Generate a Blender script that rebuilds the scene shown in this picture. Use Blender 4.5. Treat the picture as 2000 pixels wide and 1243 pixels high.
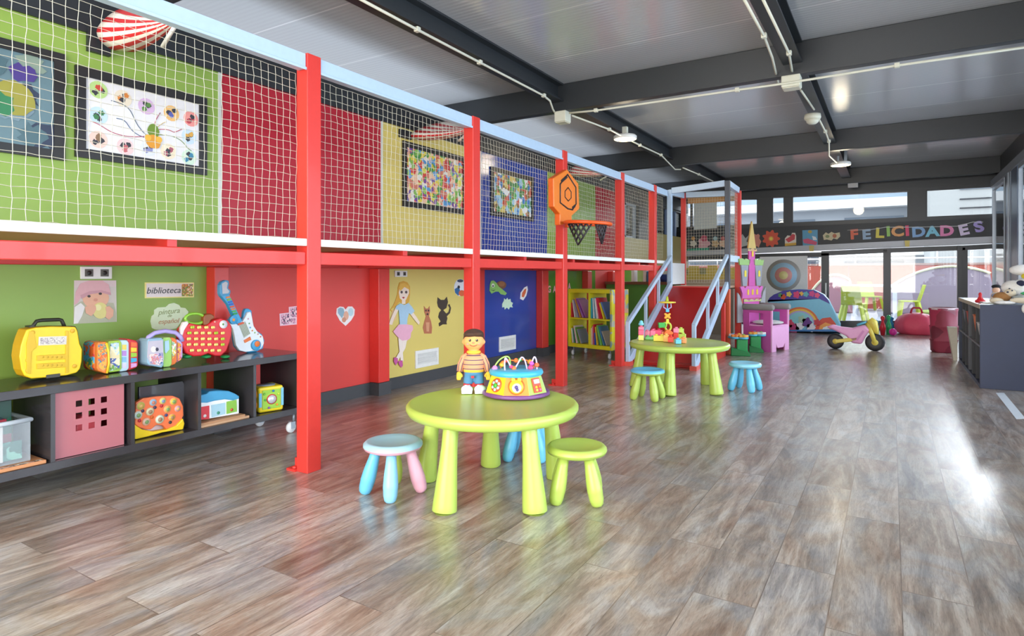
import bpy, bmesh, math, random
from mathutils import Vector, Matrix
random.seed(7)
for o in list(bpy.data.objects): bpy.data.objects.remove(o)
scn = bpy.context.scene
COL = scn.collection
PI = math.pi

# ------------------------------------------------------------------ camera
CAM_F, CAM_YAW, CAM_H, HORIZON = 1204.17, 0.5517, 1.10, 536.8
cd = bpy.data.cameras.new('camera'); cam = bpy.data.objects.new('camera', cd); COL.objects.link(cam)
cam.location = (0, 0, CAM_H); cam.rotation_euler = (PI/2, 0, CAM_YAW)
cd.sensor_fit = 'HORIZONTAL'; cd.sensor_width = 36; cd.lens = 36*CAM_F/2000
cd.shift_y = -(621.5-HORIZON)/2000; cd.clip_end = 300; cd.clip_start = 0.05
scn.camera = cam
FX, FY = -math.sin(CAM_YAW), math.cos(CAM_YAW)
RX, RY = math.cos(CAM_YAW), math.sin(CAM_YAW)
def ray(px, py):
    t = (px-1000)/CAM_F
    return Vector((FX+RX*t, FY+RY*t, -(py-HORIZON)/CAM_F))
O_ = Vector((0, 0, CAM_H))
def at_z(px, py, z=0): r = ray(px, py); return O_+r*((z-CAM_H)/r.z)
def at_x(px, py, X): r = ray(px, py); return O_+r*(X/r.x)
def at_y(px, py, Y): r = ray(px, py); return O_+r*(Y/r.y)
def at_d(px, py, d): return O_+ray(px, py)*d

# ------------------------------------------------------------------ world, lights, exposure
w = bpy.data.worlds.new('world'); scn.world = w; w.use_nodes = True
bg = w.node_tree.nodes['Background']
bg.inputs[0].default_value = (0.80, 0.89, 1.0, 1); bg.inputs[1].default_value = 3.0
def area(name, loc, rot, sx, sy, power, color=(1, 1, 1)):
    l = bpy.data.lights.new(name, 'AREA'); l.shape = 'RECTANGLE'; l.size = sx; l.size_y = sy
    l.energy = power; l.color = color
    o = bpy.data.objects.new(name, l); COL.objects.link(o); o.location = loc; o.rotation_euler = rot
    return o
area('daylight_right', (2.3, 5.5, 1.6), (0, PI/2, 0), 2.6, 15, 480, (0.74, 0.87, 1.0))
area('daylight_back', (-1.6, -3.4, 1.7), (PI/2, 0, 0), 5, 2.8, 350, (1.0, 0.91, 0.80))
sl = bpy.data.lights.new('sun', 'SUN'); sl.energy = 3.8; sl.angle = math.radians(14); sl.color = (0.90, 0.95, 1.0)
so_ = bpy.data.objects.new('sun', sl); COL.objects.link(so_); so_.location = (4, 30, 12)
so_.rotation_euler = Vector((-0.22, -1.0, -0.27)).to_track_quat('-Z', 'Y').to_euler()
scn.view_settings.view_transform = 'Standard'; scn.view_settings.look = 'None'
scn.view_settings.exposure = 0.28; scn.view_settings.gamma = 1; scn.view_settings.use_curve_mapping = False

# ------------------------------------------------------------------ materials
def lin(c): return c/12.92 if c <= 0.04045 else ((c+0.055)/1.055)**2.4
def rgb(h): h = h.lstrip('#'); return tuple(lin(int(h[i:i+2], 16)/255) for i in (0, 2, 4))+(1,)
MATS = {}
def mat(h, rough=0.45, metal=0, emit=0, var=0.06, spec=0.5, coat=0, bump=0, scale=30):
    key = (h, rough, metal, emit, var, spec, coat, bump, scale)
    if key in MATS: return MATS[key]
    m = bpy.data.materials.new('mat_'+h.strip('#')); m.use_nodes = True
    nt = m.node_tree; b = nt.nodes['Principled BSDF']; L = nt.links.new
    c = rgb(h); b.inputs['Roughness'].default_value = rough; b.inputs['Metallic'].default_value = metal
    b.inputs['Specular IOR Level'].default_value = spec; b.inputs['Coat Weight'].default_value = coat
    b.inputs['Base Color'].default_value = c
    n = nt.nodes.new('ShaderNodeTexNoise'); n.inputs['Scale'].default_value = scale; n.inputs['Detail'].default_value = 3
    tc = nt.nodes.new('ShaderNodeTexCoord'); L(tc.outputs['Object'], n.inputs['Vector'])
    if var:
        mx = nt.nodes.new('ShaderNodeMix'); mx.data_type = 'RGBA'
        mx.inputs['A'].default_value = tuple(x*(1-var) for x in c[:3])+(1,)
        mx.inputs['B'].default_value = tuple(min(1, x*(1+var)) for x in c[:3])+(1,)
        L(n.outputs['Fac'], mx.inputs['Factor']); L(mx.outputs['Result'], b.inputs['Base Color'])
    if bump:
        bp = nt.nodes.new('ShaderNodeBump'); bp.inputs['Strength'].default_value = bump; bp.inputs['Distance'].default_value = 0.004
        L(n.outputs['Fac'], bp.inputs['Height']); L(bp.outputs['Normal'], b.inputs['Normal'])
    if emit:
        b.inputs['Emission Color'].default_value = c; b.inputs['Emission Strength'].default_value = emit
    MATS[key] = m; return m
def glass_mat(name, tint=(0.97, 0.985, 0.99), refl=1.0):
    m = bpy.data.materials.new(name); m.use_nodes = True; nt = m.node_tree; nt.nodes.clear(); L = nt.links.new
    o = nt.nodes.new('ShaderNodeOutputMaterial'); t = nt.nodes.new('ShaderNodeBsdfTransparent'); g = nt.nodes.new('ShaderNodeBsdfGlossy')
    g.inputs['Roughness'].default_value = 0.02; t.inputs[0].default_value = tint+(1,)
    f = nt.nodes.new('ShaderNodeFresnel'); f.inputs[0].default_value = 1.5; x = nt.nodes.new('ShaderNodeMixShader')
    mu = nt.nodes.new('ShaderNodeMath'); mu.operation = 'MULTIPLY'; mu.inputs[1].default_value = refl
    L(f.outputs[0], mu.inputs[0]); L(mu.outputs[0], x.inputs[0]); L(t.outputs[0], x.inputs[1]); L(g.outputs[0], x.inputs[2]); L(x.outputs[0], o.inputs[0])
    return m
GLASS = glass_mat('window_glass')
def clear_mat(name, tint, alpha, rough=0.15):
    m = bpy.data.materials.new(name); m.use_nodes = True; b = m.node_tree.nodes['Principled BSDF']
    b.inputs['Base Color'].default_value = rgb(tint); b.inputs['Alpha'].default_value = alpha; b.inputs['Roughness'].default_value = rough
    return m
def ramp(nt, cols, interp='CONSTANT'):
    r = nt.nodes.new('ShaderNodeValToRGB'); r.color_ramp.interpolation = interp
    e = r.color_ramp.elements
    while len(e) < len(cols): e.new(1)
    for i, c in enumerate(cols): e[i].position = i/len(cols) if interp == 'CONSTANT' else i/(len(cols)-1); e[i].color = rgb(c)
    return r
def confetti(name, cols, scale, rough=0.4):
    m = bpy.data.materials.new(name); m.use_nodes = True; nt = m.node_tree; b = nt.nodes['Principled BSDF']; L = nt.links.new
    tc = nt.nodes.new('ShaderNodeTexCoord'); n = nt.nodes.new('ShaderNodeTexNoise'); n.inputs['Scale'].default_value = scale*0.7
    ad = nt.nodes.new('ShaderNodeMix'); ad.data_type = 'RGBA'; ad.inputs['Factor'].default_value = 0.12
    v = nt.nodes.new('ShaderNodeTexVoronoi'); v.inputs['Scale'].default_value = scale
    L(tc.outputs['Object'], n.inputs['Vector']); L(tc.outputs['Object'], ad.inputs['A']); L(n.outputs['Color'], ad.inputs['B'])
    L(ad.outputs['Result'], v.inputs['Vector'])
    s = nt.nodes.new('ShaderNodeSeparateColor'); L(v.outputs['Color'], s.inputs[0]); r = ramp(nt, cols); L(s.outputs[0], r.inputs[0])
    L(r.outputs[0], b.inputs['Base Color']); b.inputs['Roughness'].default_value = rough
    return m

def floor_mat():
    m = bpy.data.materials.new('plank_floor'); m.use_nodes = True; nt = m.node_tree; b = nt.nodes['Principled BSDF']; L = nt.links.new
    tc = nt.nodes.new('ShaderNodeTexCoord'); mp = nt.nodes.new('ShaderNodeMapping'); mp.inputs['Rotation'].default_value = (0, 0, PI/2)
    L(tc.outputs['Object'], mp.inputs[0])
    def brick(a, c, mo):
        k = nt.nodes.new('ShaderNodeTexBrick'); k.offset = 0.37; k.inputs['Scale'].default_value = 1
        k.inputs['Brick Width'].default_value = 1.05; k.inputs['Row Height'].default_value = 0.205
        k.inputs['Mortar Size'].default_value = 0.0022; k.inputs['Mortar Smooth'].default_value = 0.3
        k.inputs['Color1'].default_value = a; k.inputs['Color2'].default_value = c; k.inputs['Mortar'].default_value = mo
        L(mp.outputs[0], k.inputs['Vector']); return k
    k = brick((0, 0, 0, 1), (1, 1, 1, 1), (0.5, 0.5, 0.5, 1))
    # grain stretched along the planks, shifted per plank
    sc = nt.nodes.new('ShaderNodeVectorMath'); sc.operation = 'SCALE'; L(k.outputs['Color'], sc.inputs[0]); sc.inputs['Scale'].default_value = 37
    ad = nt.nodes.new('ShaderNodeVectorMath'); ad.operation = 'ADD'; L(tc.outputs['Object'], ad.inputs[0]); L(sc.outputs[0], ad.inputs[1])
    def noise(vs, scale, det, rough=0.6, dist=0.0):
        q = nt.nodes.new('ShaderNodeMapping'); q.inputs['Scale'].default_value = vs; L(ad.outputs[0], q.inputs[0])
        n = nt.nodes.new('ShaderNodeTexNoise'); n.inputs['Scale'].default_value = scale; n.inputs['Detail'].default_value = det
        n.inputs['Roughness'].default_value = rough; n.inputs['Distortion'].default_value = dist; L(q.outputs[0], n.inputs[0]); return n
    n1 = noise((7, 1.1, 1), 1.3, 9, 0.68, 1.4)
    n2 = noise((70, 7, 1), 1.8, 7, 0.75, 1.2)
    n3 = noise((2.2, 1.2, 1), 1.4, 4, 0.6, 1.5)
    r1 = ramp(nt, ['#4b403a', '#82746a', '#aa9b8e', '#c8bfb5', '#a4a3a4'], 'LINEAR')
    for i, p in enumerate((0.29, 0.42, 0.52, 0.62, 0.78)): r1.color_ramp.elements[i].position = p
    L(n1.outputs['Fac'], r1.inputs[0])
    r3 = ramp(nt, ['#98745c', '#a69a90', '#aab2bc'], 'LINEAR')
    for i, p in enumerate((0.36, 0.5, 0.62)): r3.color_ramp.elements[i].position = p
    L(n3.outputs['Fac'], r3.inputs[0])
    x1 = nt.nodes.new('ShaderNodeMix'); x1.data_type = 'RGBA'; x1.inputs['Factor'].default_value = 0.36
    L(r1.outputs[0], x1.inputs['A']); L(r3.outputs[0], x1.inputs['B'])
    r2 = ramp(nt, ['#5a5a5a', '#ffffff'], 'LINEAR'); r2.color_ramp.elements[0].position = 0.3; r2.color_ramp.elements[1].position = 0.56
    L(n2.outputs['Fac'], r2.inputs[0])
    x2 = nt.nodes.new('ShaderNodeMix'); x2.data_type = 'RGBA'; x2.blend_type = 'MULTIPLY'; x2.inputs['Factor'].default_value = 0.5
    L(x1.outputs['Result'], x2.inputs['A']); L(r2.outputs[0], x2.inputs['B'])
    k2 = brick((0.60, 0.59, 0.58, 1), (1.0, 1.0, 1.0, 1), (0.38, 0.34, 0.31, 1))
    x3 = nt.nodes.new('ShaderNodeMix'); x3.data_type = 'RGBA'; x3.blend_type = 'MULTIPLY'; x3.inputs['Factor'].default_value = 0.8
    L(x2.outputs['Result'], x3.inputs['A']); L(k2.outputs['Color'], x3.inputs['B'])
    hs = nt.nodes.new('ShaderNodeHueSaturation'); hs.inputs['Value'].default_value = 1.2; hs.inputs['Saturation'].default_value = 1.0
    L(x3.outputs['Result'], hs.inputs['Color']); L(hs.outputs[0], b.inputs['Base Color'])
    rr = nt.nodes.new('ShaderNodeMapRange'); rr.inputs['To Min'].default_value = 0.22; rr.inputs['To Max'].default_value = 0.38
    L(n2.outputs['Fac'], rr.inputs[0]); L(rr.outputs[0], b.inputs['Roughness']); b.inputs['Coat Weight'].default_value = 0.55; b.inputs['Coat Roughness'].default_value = 0.2
    bp = nt.nodes.new('ShaderNodeBump'); bp.inputs['Strength'].default_value = 0.25; bp.inputs['Distance'].default_value = 0.002
    L(n2.outputs['Fac'], bp.inputs['Height']); L(bp.outputs['Normal'], b.inputs['Normal'])
    return m
def ceil_mat():
    m = bpy.data.materials.new('ceiling_panel'); m.use_nodes = True; nt = m.node_tree; b = nt.nodes['Principled BSDF']; L = nt.links.new
    tc = nt.nodes.new('ShaderNodeTexCoord'); s = nt.nodes.new('ShaderNodeSeparateXYZ'); L(tc.outputs['Object'], s.inputs[0])
    def math_(op, a, bb=None):
        q = nt.nodes.new('ShaderNodeMath'); q.operation = op
        if isinstance(a, float): q.inputs[0].default_value = a
        else: L(a, q.inputs[0])
        if bb is not None: q.inputs[1].default_value = bb
        return q.outputs[0]
    y = s.outputs['Y']
    rib = math_('SINE', math_('MULTIPLY', y, 2*PI/0.05))
    fr = math_('FRACT', math_('MULTIPLY', y, 1/0.98)); seam = math_('LESS_THAN', fr, 0.014)
    x = nt.nodes.new('ShaderNodeMix'); x.data_type = 'RGBA'; x.inputs['A'].default_value = rgb('#c6c8cc'); x.inputs['B'].default_value = rgb('#e8e8ea')
    L(seam, x.inputs['Factor']); L(x.outputs['Result'], b.inputs['Base Color'])
    b.inputs['Roughness'].default_value = 0.16; b.inputs['Metallic'].default_value = 0.2; b.inputs['Specular IOR Level'].default_value = 0.8
    bp = nt.nodes.new('ShaderNodeBump'); bp.inputs['Strength'].default_value = 0.10; bp.inputs['Distance'].default_value = 0.004
    L(rib, bp.inputs['Height']); L(bp.outputs['Normal'], b.inputs['Normal'])
    return m

# ------------------------------------------------------------------ mesh builder
class MB:
    def __init__(s): s.bm = bmesh.new(); s.mats = []
    def mi(s, m):
        if isinstance(m, str): m = mat(m)
        if m not in s.mats: s.mats.append(m)
        return s.mats.index(m)
    def face(s, vs, m, smooth=False):
        try: f = s.bm.faces.new(vs); f.material_index = m; f.smooth = smooth; return f
        except ValueError: return None
    def box(s, x0, x1, y0, y1, z0, z1, m, M=None):
        m = s.mi(m)
        P = [Vector((x, y, z)) for z in (z0, z1) for y in (y0, y1) for x in (x0, x1)]
        if M is not None: P = [M @ p for p in P]
        v = [s.bm.verts.new(p) for p in P]
        for f in ((0, 2, 3, 1), (4, 5, 7, 6), (0, 1, 5, 4), (2, 6, 7, 3), (0, 4, 6, 2), (1, 3, 7, 5)): s.face([v[i] for i in f], m)
        return s
    def beam(s, a, b, wd, ht, m, up=(0, 0, 1)):
        a = Vector(a); b = Vector(b); d = (b-a); L = d.length; d.normalize(); up = Vector(up)
        sd = d.cross(up).normalized(); u2 = sd.cross(d)
        M = Matrix.Translation(a) @ Matrix((sd, d, u2)).transposed().to_4x4()
        return s.box(-wd/2, wd/2, 0, L, -ht/2, ht/2, m, M)
    def tube(s, pts, r, m, seg=8, caps=True, closed=False):
        m = s.mi(m); pts = [Vector(p) for p in pts]; n = len(pts)
        rs = r if isinstance(r, (list, tuple)) else [r]*n
        rings = []; prev = None
        for i, p in enumerate(pts):
            if closed: d = pts[(i+1) % n]-pts[i-1]
            else: d = pts[min(i+1, n-1)]-pts[max(i-1, 0)]
            d.normalize()
            if prev is None:
                a = Vector((0, 0, 1)) if abs(d.z) < 0.9 else Vector((1, 0, 0)); u = d.cross(a).normalized()
            else:
                u = prev-d*prev.dot(d); u.normalize()
            prev = u; v = d.cross(u)
            rings.append([s.bm.verts.new(p+(u*math.cos(2*PI*k/seg)+v*math.sin(2*PI*k/seg))*rs[i]) for k in range(seg)])
        rng = n if closed else n-1
        for i in range(rng):
            A, B = rings[i], rings[(i+1) % n]
            for k in range(seg): s.face([A[k], A[(k+1) % seg], B[(k+1) % seg], B[k]], m, True)
        if caps and not closed: s.face(rings[0][::-1], m); s.face(rings[-1], m)
        return s
    def lathe(s, prof, m, M=None, seg=32):
        """profile of (radius, height)"""
        mats = None
        if isinstance(m, list): mats = [s.mi(q) for q in m]
        else: m = s.mi(m)
        rings = []
        for r, z in prof:
            if r < 1e-5:
                p = Vector((0, 0, z)); rings.append([s.bm.verts.new(M @ p if M is not None else p)])
            else:
                q = []
                for k in range(seg):
                    p = Vector((r*math.cos(2*PI*k/seg), r*math.sin(2*PI*k/seg), z)); q.append(s.bm.verts.new(M @ p if M is not None else p))
                rings.append(q)
        for i in range(len(rings)-1):
            A, B = rings[i], rings[i+1]; mm = mats[i] if mats else m
            for k in range(seg):
                k2 = (k+1) % seg
                if len(A) == 1 and len(B) == 1: continue
                if len(A) == 1: s.face([A[0], B[k2], B[k]], mm, True)
                elif len(B) == 1: s.face([A[k], A[k2], B[0]], mm, True)
                else: s.face([A[k], A[k2], B[k2], B[k]], mm, True)
        return s
    def ell(s, c, r, m, M=None, seg=20):
        if not isinstance(r, (tuple, list)): r = (r, r, r)
        T = Matrix.Translation(Vector(c)) @ (M if M is not None else Matrix()) @ Matrix.Diagonal((r[0], r[1], r[2], 1))
        n = max(6, seg//2)
        return s.lathe([(math.sin(PI*i/n), -math.cos(PI*i/n)) for i in range(n+1)], m, T, seg)
    def prism(s, pts, ext, m, msides=None):
        """closed outline of 3D points pushed by vector ext"""
        mi = s.mi(m); ms = s.mi(msides) if msides else mi; ext = Vector(ext)
        a = [s.bm.verts.new(Vector(p)) for p in pts]; b = [s.bm.verts.new(Vector(p)+ext) for p in pts]
        s.face(a, mi); s.face(b[::-1], ms); n = len(a)
        for i in range(n): s.face([a[i], b[i], b[(i+1) % n], a[(i+1) % n]], ms)
        return s
    def disc(s, c, r, nrm, t, m, seg=20, r2=None):
        c = Vector(c); nrm = Vector(nrm).normalized(); q = nrm.to_track_quat('Z', 'Y').to_matrix().to_4x4()
        r2 = r2 or r
        return s.lathe([(0, -t), (r, -t), (r2, 0), (0, 0)], m, Matrix.Translation(c) @ q, seg)
    def text(s, txt, size, m, M, t=0.002, shear=0, bold=0):
        cu = bpy.data.curves.new('t', 'FONT'); cu.body = txt; cu.size = size; cu.extrude = t/2; cu.shear = shear; cu.offset = bold
        cu.align_x = 'CENTER'; cu.align_y = 'CENTER'; cu.resolution_u = 3
        o = bpy.data.objects.new('t', cu); COL.objects.link(o)
        dg = bpy.context.evaluated_depsgraph_get(); me = o.evaluated_get(dg).to_mesh()
        mi = s.mi(m); vs = [s.bm.verts.new(M @ v.co) for v in me.vertices]
        for p in me.polygons: s.face([vs[i] for i in p.vertices], mi)
        bpy.data.objects.remove(o); bpy.data.curves.remove(cu); return s
    def build(s, name, parent=None, world=True, bevel=0, seg=2, smooth=False, remesh=0, sub=0):
        bm = s.bm
        if parent is not None and world: bm.transform(parent_matrix(parent).inverted())
        loc = None
        if parent is None:
            xs = [v.co for v in bm.verts]
            if xs:
                lo = Vector([min(v[i] for v in xs) for i in range(3)]); hi = Vector([max(v[i] for v in xs) for i in range(3)])
                loc = Vector(((lo.x+hi.x)/2, (lo.y+hi.y)/2, lo.z)); bm.transform(Matrix.Translation(-loc))
        bmesh.ops.recalc_face_normals(bm, faces=bm.faces)
        if smooth:
            for f in bm.faces: f.smooth = True
        me = bpy.data.meshes.new(name); bm.to_mesh(me); bm.free()
        for m in s.mats: me.materials.append(m)
        o = bpy.data.objects.new(name, me); COL.objects.link(o)
        if loc is not None: o.location = loc
        if parent is not None: o.parent = parent
        if bevel:
            b = o.modifiers.new('bevel', 'BEVEL'); b.width = bevel; b.segments = seg; b.limit_method = 'ANGLE'; b.angle_limit = math.radians(35)
        if remesh:
            r = o.modifiers.new('remesh', 'REMESH'); r.mode = 'VOXEL'; r.voxel_size = remesh; r.use_smooth_shade = True
            q = o.modifiers.new('smooth', 'SMOOTH'); q.iterations = 6; q.factor = 0.6
        if sub:
            q = o.modifiers.new('sub', 'SUBSURF'); q.levels = sub; q.render_levels = sub
        return o
def parent_matrix(p):
    M = Matrix.LocRotScale(p.location, p.rotation_euler, p.scale)
    return parent_matrix(p.parent) @ M if p.parent else M
def thing(name, label, cat, loc=(0, 0, 0), rz=0, group=None):
    o = bpy.data.objects.new(name, None); COL.objects.link(o); o.empty_display_size = 0.1
    o.location = loc; o.rotation_euler = (0, 0, rz); o['label'] = label; o['category'] = cat
    if group: o['group'] = group
    return o
def tag(o, label, cat, group=None, kind=None):
    o['label'] = label; o['category'] = cat
    if group: o['group'] = group
    if kind: o['kind'] = kind
    return o
def struct(o): o['kind'] = 'structure'; return o
def children(o): return [c for c in bpy.data.objects if c.parent == o]
def copy_tree(o, loc=None, rz=None, label=None, parent=None, scale=None):
    c = o.copy(); COL.objects.link(c)
    if parent: c.parent = parent
    if loc is not None: c.location = loc
    if rz is not None: c.rotation_euler = (0, 0, rz)
    if label: c['label'] = label
    if scale: c.scale = scale
    for ch in children(o): copy_tree(ch, parent=c)
    return c
# outlines given on a vertical plane of the room
def onx(pts, X): return [at_x(p[0], p[1], X) for p in pts]
def ony(pts, Y): return [at_y(p[0], p[1], Y) for p in pts]
def circ(cx, cy, rx, ry=None, n=18, a0=0):
    ry = ry or rx; return [(cx+rx*math.cos(a0+2*PI*i/n), cy+ry*math.sin(a0+2*PI*i/n)) for i in range(n)]
XT = Vector((-1, 0, 0)); YT = Vector((0, 1, 0))
WX = -4.08      # left wall
YW = 14.5       # far wall
PX = -2.74      # front plane of the play deck

RED = mat('#dc3a33', 0.38, coat=0.1); REDD = mat('#c92f2c', 0.4)
LBLUE = mat('#b9cfe6', 0.35); BLACKST = mat('#2c3034', 0.4); WHITE = mat('#eceae6', 0.4); CREAM = mat('#dcdcc8', 0.4)
LIME = mat('#b3ca5c', 0.33, var=0.02); SKY = mat('#6cc0e6', 0.33, var=0.02); PINKP = mat('#eeb3c6', 0.35, var=0.02)
ALU = mat('#9aa3ad', 0.35, 0.4)

# ================================================================== THE SETTING
b = MB(); b.box(-4.3, 1.9, -4, 14.6, -0.12, 0, floor_mat()); struct(b.build('floor'))
b = MB(); b.box(-6.6, 1.9, -4, 14.8, 3.23, 3.35, ceil_mat()); struct(b.build('ceiling'))
# left wall, one panel per colour
WG = mat('#8ba94c', 0.4, spec=0.4, var=0.04, scale=3); WGG = mat('#8aa850', 0.12, spec=0.7, var=0.04, scale=3); WRG = mat('#a81c30', 0.14, spec=0.6, var=0.05, scale=3); WR = mat('#b01c30', 0.4, spec=0.4, var=0.05, scale=3)
WRL = mat('#dc4640', 0.4, var=0.04, scale=3); WY = mat('#dfc970', 0.35, var=0.03, scale=3); WB = mat('#34499a', 0.13, var=0.05, scale=3); WK = mat('#23262b', 0.4)
WGD = mat('#5a8c32', 0.12, var=0.04, scale=3); WTAN = mat('#9a8b52', 0.4)
b = MB(); b.box(-6.6, -6.5, -4, 14.8, 0, 3.23, mat('#8a8784', 0.5)); b.box(-6.5, -4.1, 14.5, 14.64, 0, 3.23, WK); struct(b.build('wall_left'))  # outer wall behind the panels, added to stop light leaking over them
edges = [(-4, 2.65, WG, WG), (2.65, 4.29, WR, WRL), (4.29, 5.92, WY, WY), (5.92, 7.56, WB, WB), (7.56, 9.2, WGG, WGD), (9.2, 10.1, WRG, WRL), (10.1, 12.0, WTAN, WGD), (12.0, 14.5, WTAN, WTAN)]
for y0, y1, mu, ml in edges:
    b = MB()
    if y0 == 12.0:
        b.box(WX-0.1, WX, y0, y1, 0, 1.95, ml); b.box(WX-0.1, WX, y0, y1, 2.5, 2.54, WK); b.box(WX-0.1, WX, 12.0, 12.35, 1.95, 2.5, WK); b.box(WX-0.1, WX, 14.4, 14.5, 1.95, 2.5, WK)
        f = MB()
        for q0, q1 in ((12.35, 12.41), (13.0, 13.14), (13.6, 13.68), (14.34, 14.4)): f.box(WX-0.09, WX-0.02, q0, q1, 1.95, 2.5, mat('#5f6f8c', 0.4))
        w5 = struct(f.build('window_5')); g = MB(); g.box(WX-0.06, WX-0.055, 12.41, 14.34, 1.95, 2.5, GLASS); g.build('glass_pane', w5)
    elif y0 == 10.1:
        b.box(WX-0.1, WX, y0, y1, 0, 1.2, ml); b.box(WX-0.1, WX, y0, y1, 1.2, 1.78, mu); b.box(WX-0.1, WX, 11.2, y1, 1.78, 2.54, WK)
        b.box(WX-0.1, WX, y0, 11.2, 2.42, 2.54, WK)
    else:
        b.box(WX-0.1, WX, y0, y1, 0, 1.2, ml); b.box(WX-0.1, WX, y0, y1, 1.2, 2.54, mu)
    struct(b.build('wall_left'))
b = MB(); b.box(WX-0.2, WX+0.02, -4, 14.5, 2.54, 2.80, WK); struct(b.build('trim_1'))
for i, y in enumerate((4.29, 5.92, 2.65)):
    b = MB(); b.box(WX, WX+0.008, y-0.012, y+0.012, 0.1, 2.54, mat('#c9cfc9', 0.3)); struct(b.build('trim_%d' % (i+2)))
b = MB(); b.box(WX, WX+0.015, -4, 14.5, 0, 0.11, mat('#46474a', 0.45)); struct(b.build('baseboard_left'))
# framed glass panes set into the left wall
r_ = MB(); r_.box(WX-0.12, WX-0.05, 10.1, 10.16, 1.78, 2.42, ALU); r_.box(WX-0.12, WX-0.05, 10.62, 10.68, 1.78, 2.42, ALU); r_.box(WX-0.12, WX-0.05, 11.14, 11.2, 1.78, 2.42, ALU)
r_.box(WX-0.12, WX-0.05, 10.16, 11.14, 1.78, 1.82, ALU); r_.box(WX-0.12, WX-0.05, 10.16, 11.14, 2.38, 2.42, ALU)
wn = struct(r_.build('window_6')); b = MB(); b.box(WX-0.09, WX-0.085, 10.16, 11.14, 1.82, 2.38, GLASS); b.build('glass_pane', wn)

# steel beams across and along the room
def ibeam(a, c, wd, ht, name):
    """I-section from a to c, top flange at a.z"""
    b = MB(); a = Vector(a); c = Vector(c)
    for dz, hh, ww in ((-0.009, 0.018, wd), (-ht/2, ht, 0.02), (-ht+0.009, 0.018, wd)):
        b.beam(a+Vector((0, 0, dz)), c+Vector((0, 0, dz)), ww, hh, BLACKST)
    return struct(b.build(name))
tn = 5
def boxbeam(x0, x1, y0, y1, z0, z1, m=BLACKST):
    global tn
    b = MB(); b.box(x0, x1, y0, y1, z0, z1, m); o = struct(b.build('trim_%d' % tn, bevel=0.006)); tn += 1; return o
for y in (2.25, 6.15, 10.2, 14.0):
    if y > 5: boxbeam(-6.5, 1.8, y, y+0.10, 2.93, 3.23)
    else: boxbeam(-6.5, 1.8, y, y+0.10, 2.93, 3.23)
for x in (-3.19, -0.77):
    for y0, y1 in ((2.35, 6.15), (6.25, 10.2), (10.3, 14.0)):
        ibeam((x, y0, 3.23), (x, y1, 3.23), 0.16, 0.2, 'trim_%d' % tn); tn += 1
boxbeam(1.66, 1.86, -4, 14.5, 2.85, 3.23)

# ---- far wall: clerestory windows, header band, sliding doors
def quad(b, tl, tr, br, bl, Y, t, m): b.prism(ony([tl, tr, br, bl], Y), YT*t, m); return b
FR = mat('#33373c', 0.4)
b = MB()
zt = 3.23
b.box(-4.1, 1.75, YW-0.012, YW+0.14, 2.80, zt, FR)
quad(b, (1322, 444), (1960, 417), (1960, 427), (1322, 452), YW, 0.14, FR)          # band under the windows
quad(b, (1480, 380), (1508, 379), (1508, 444), (1480, 445.5), YW-0.006, 0.14, FR)
quad(b, (1774, 366), (1809, 365), (1809, 429), (1774, 431), YW-0.006, 0.14, FR)
quad(b, (1508, 380), (1774, 364), (1774, 374), (1508, 386.5), YW, 0.14, FR)
quad(b, (1809, 362), (1960, 354), (1960, 363), (1809, 372), YW, 0.14, FR)
quad(b, (1322, 385), (1480, 380), (1480, 389), (1322, 393), YW, 0.14, FR)
struct(b.build('wall_far'))
b = MB(); quad(b, (1322, 452), (1955, 425), (1955, 461), (1322, 492), YW-0.02, 0.14, mat('#33363b', 0.5)); struct(b.build('wall_far'))
b = MB(); quad(b, (1322, 492), (1955, 461), (1955, 474), (1322, 501), YW-0.12, 0.24, mat('#b4b6bc', 0.4)); struct(b.build('trim_%d' % tn)); tn += 1
wk = 1
def window(px0, px1, yt0, yt1, yb0, yb1, fw=4, bars=()):
    global wk
    b = MB(); Yp = YW+0.03
    quad(b, (px0, yt0), (px1, yt1), (px1, yt1+fw), (px0, yt0+fw), Yp, 0.05, FR)
    quad(b, (px0, yb0-fw), (px1, yb1-fw), (px1, yb1), (px0, yb0), Yp, 0.05, FR)
    quad(b, (px0, yt0), (px0+fw, yt0), (px0+fw, yb0), (px0, yb0), Yp, 0.05, FR)
    quad(b, (px1-fw, yt1), (px1, yt1), (px1, yb1), (px1-fw, yb1), Yp, 0.05, FR)
    ti = lambda x: yt0+(yt1-yt0)*(x-px0)/(px1-px0)
    bi = lambda x: yb0+(yb1-yb0)*(x-px0)/(px1-px0)
    for p, q in bars: quad(b, (p, ti(p)), (q, ti(q)), (q, bi(q)), (p, bi(p)), Yp, 0.05, FR)
    o = struct(b.build('window_%d' % wk)); wk += 1
    g = MB(); quad(g, (px0, yt0), (px1, yt1), (px1, yb1), (px0, yb0), Yp+0.025, 0.006, GLASS); g.build('glass_pane', o)
window(1322, 1480, 391, 388, 452, 447, 2, bars=((1338, 1341), (1348, 1353)))
window(1508, 1774, 384.5, 372, 446, 426, 2, bars=((1530, 1549),))
window(1809, 1960, 371, 362, 430, 418, 2)
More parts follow.
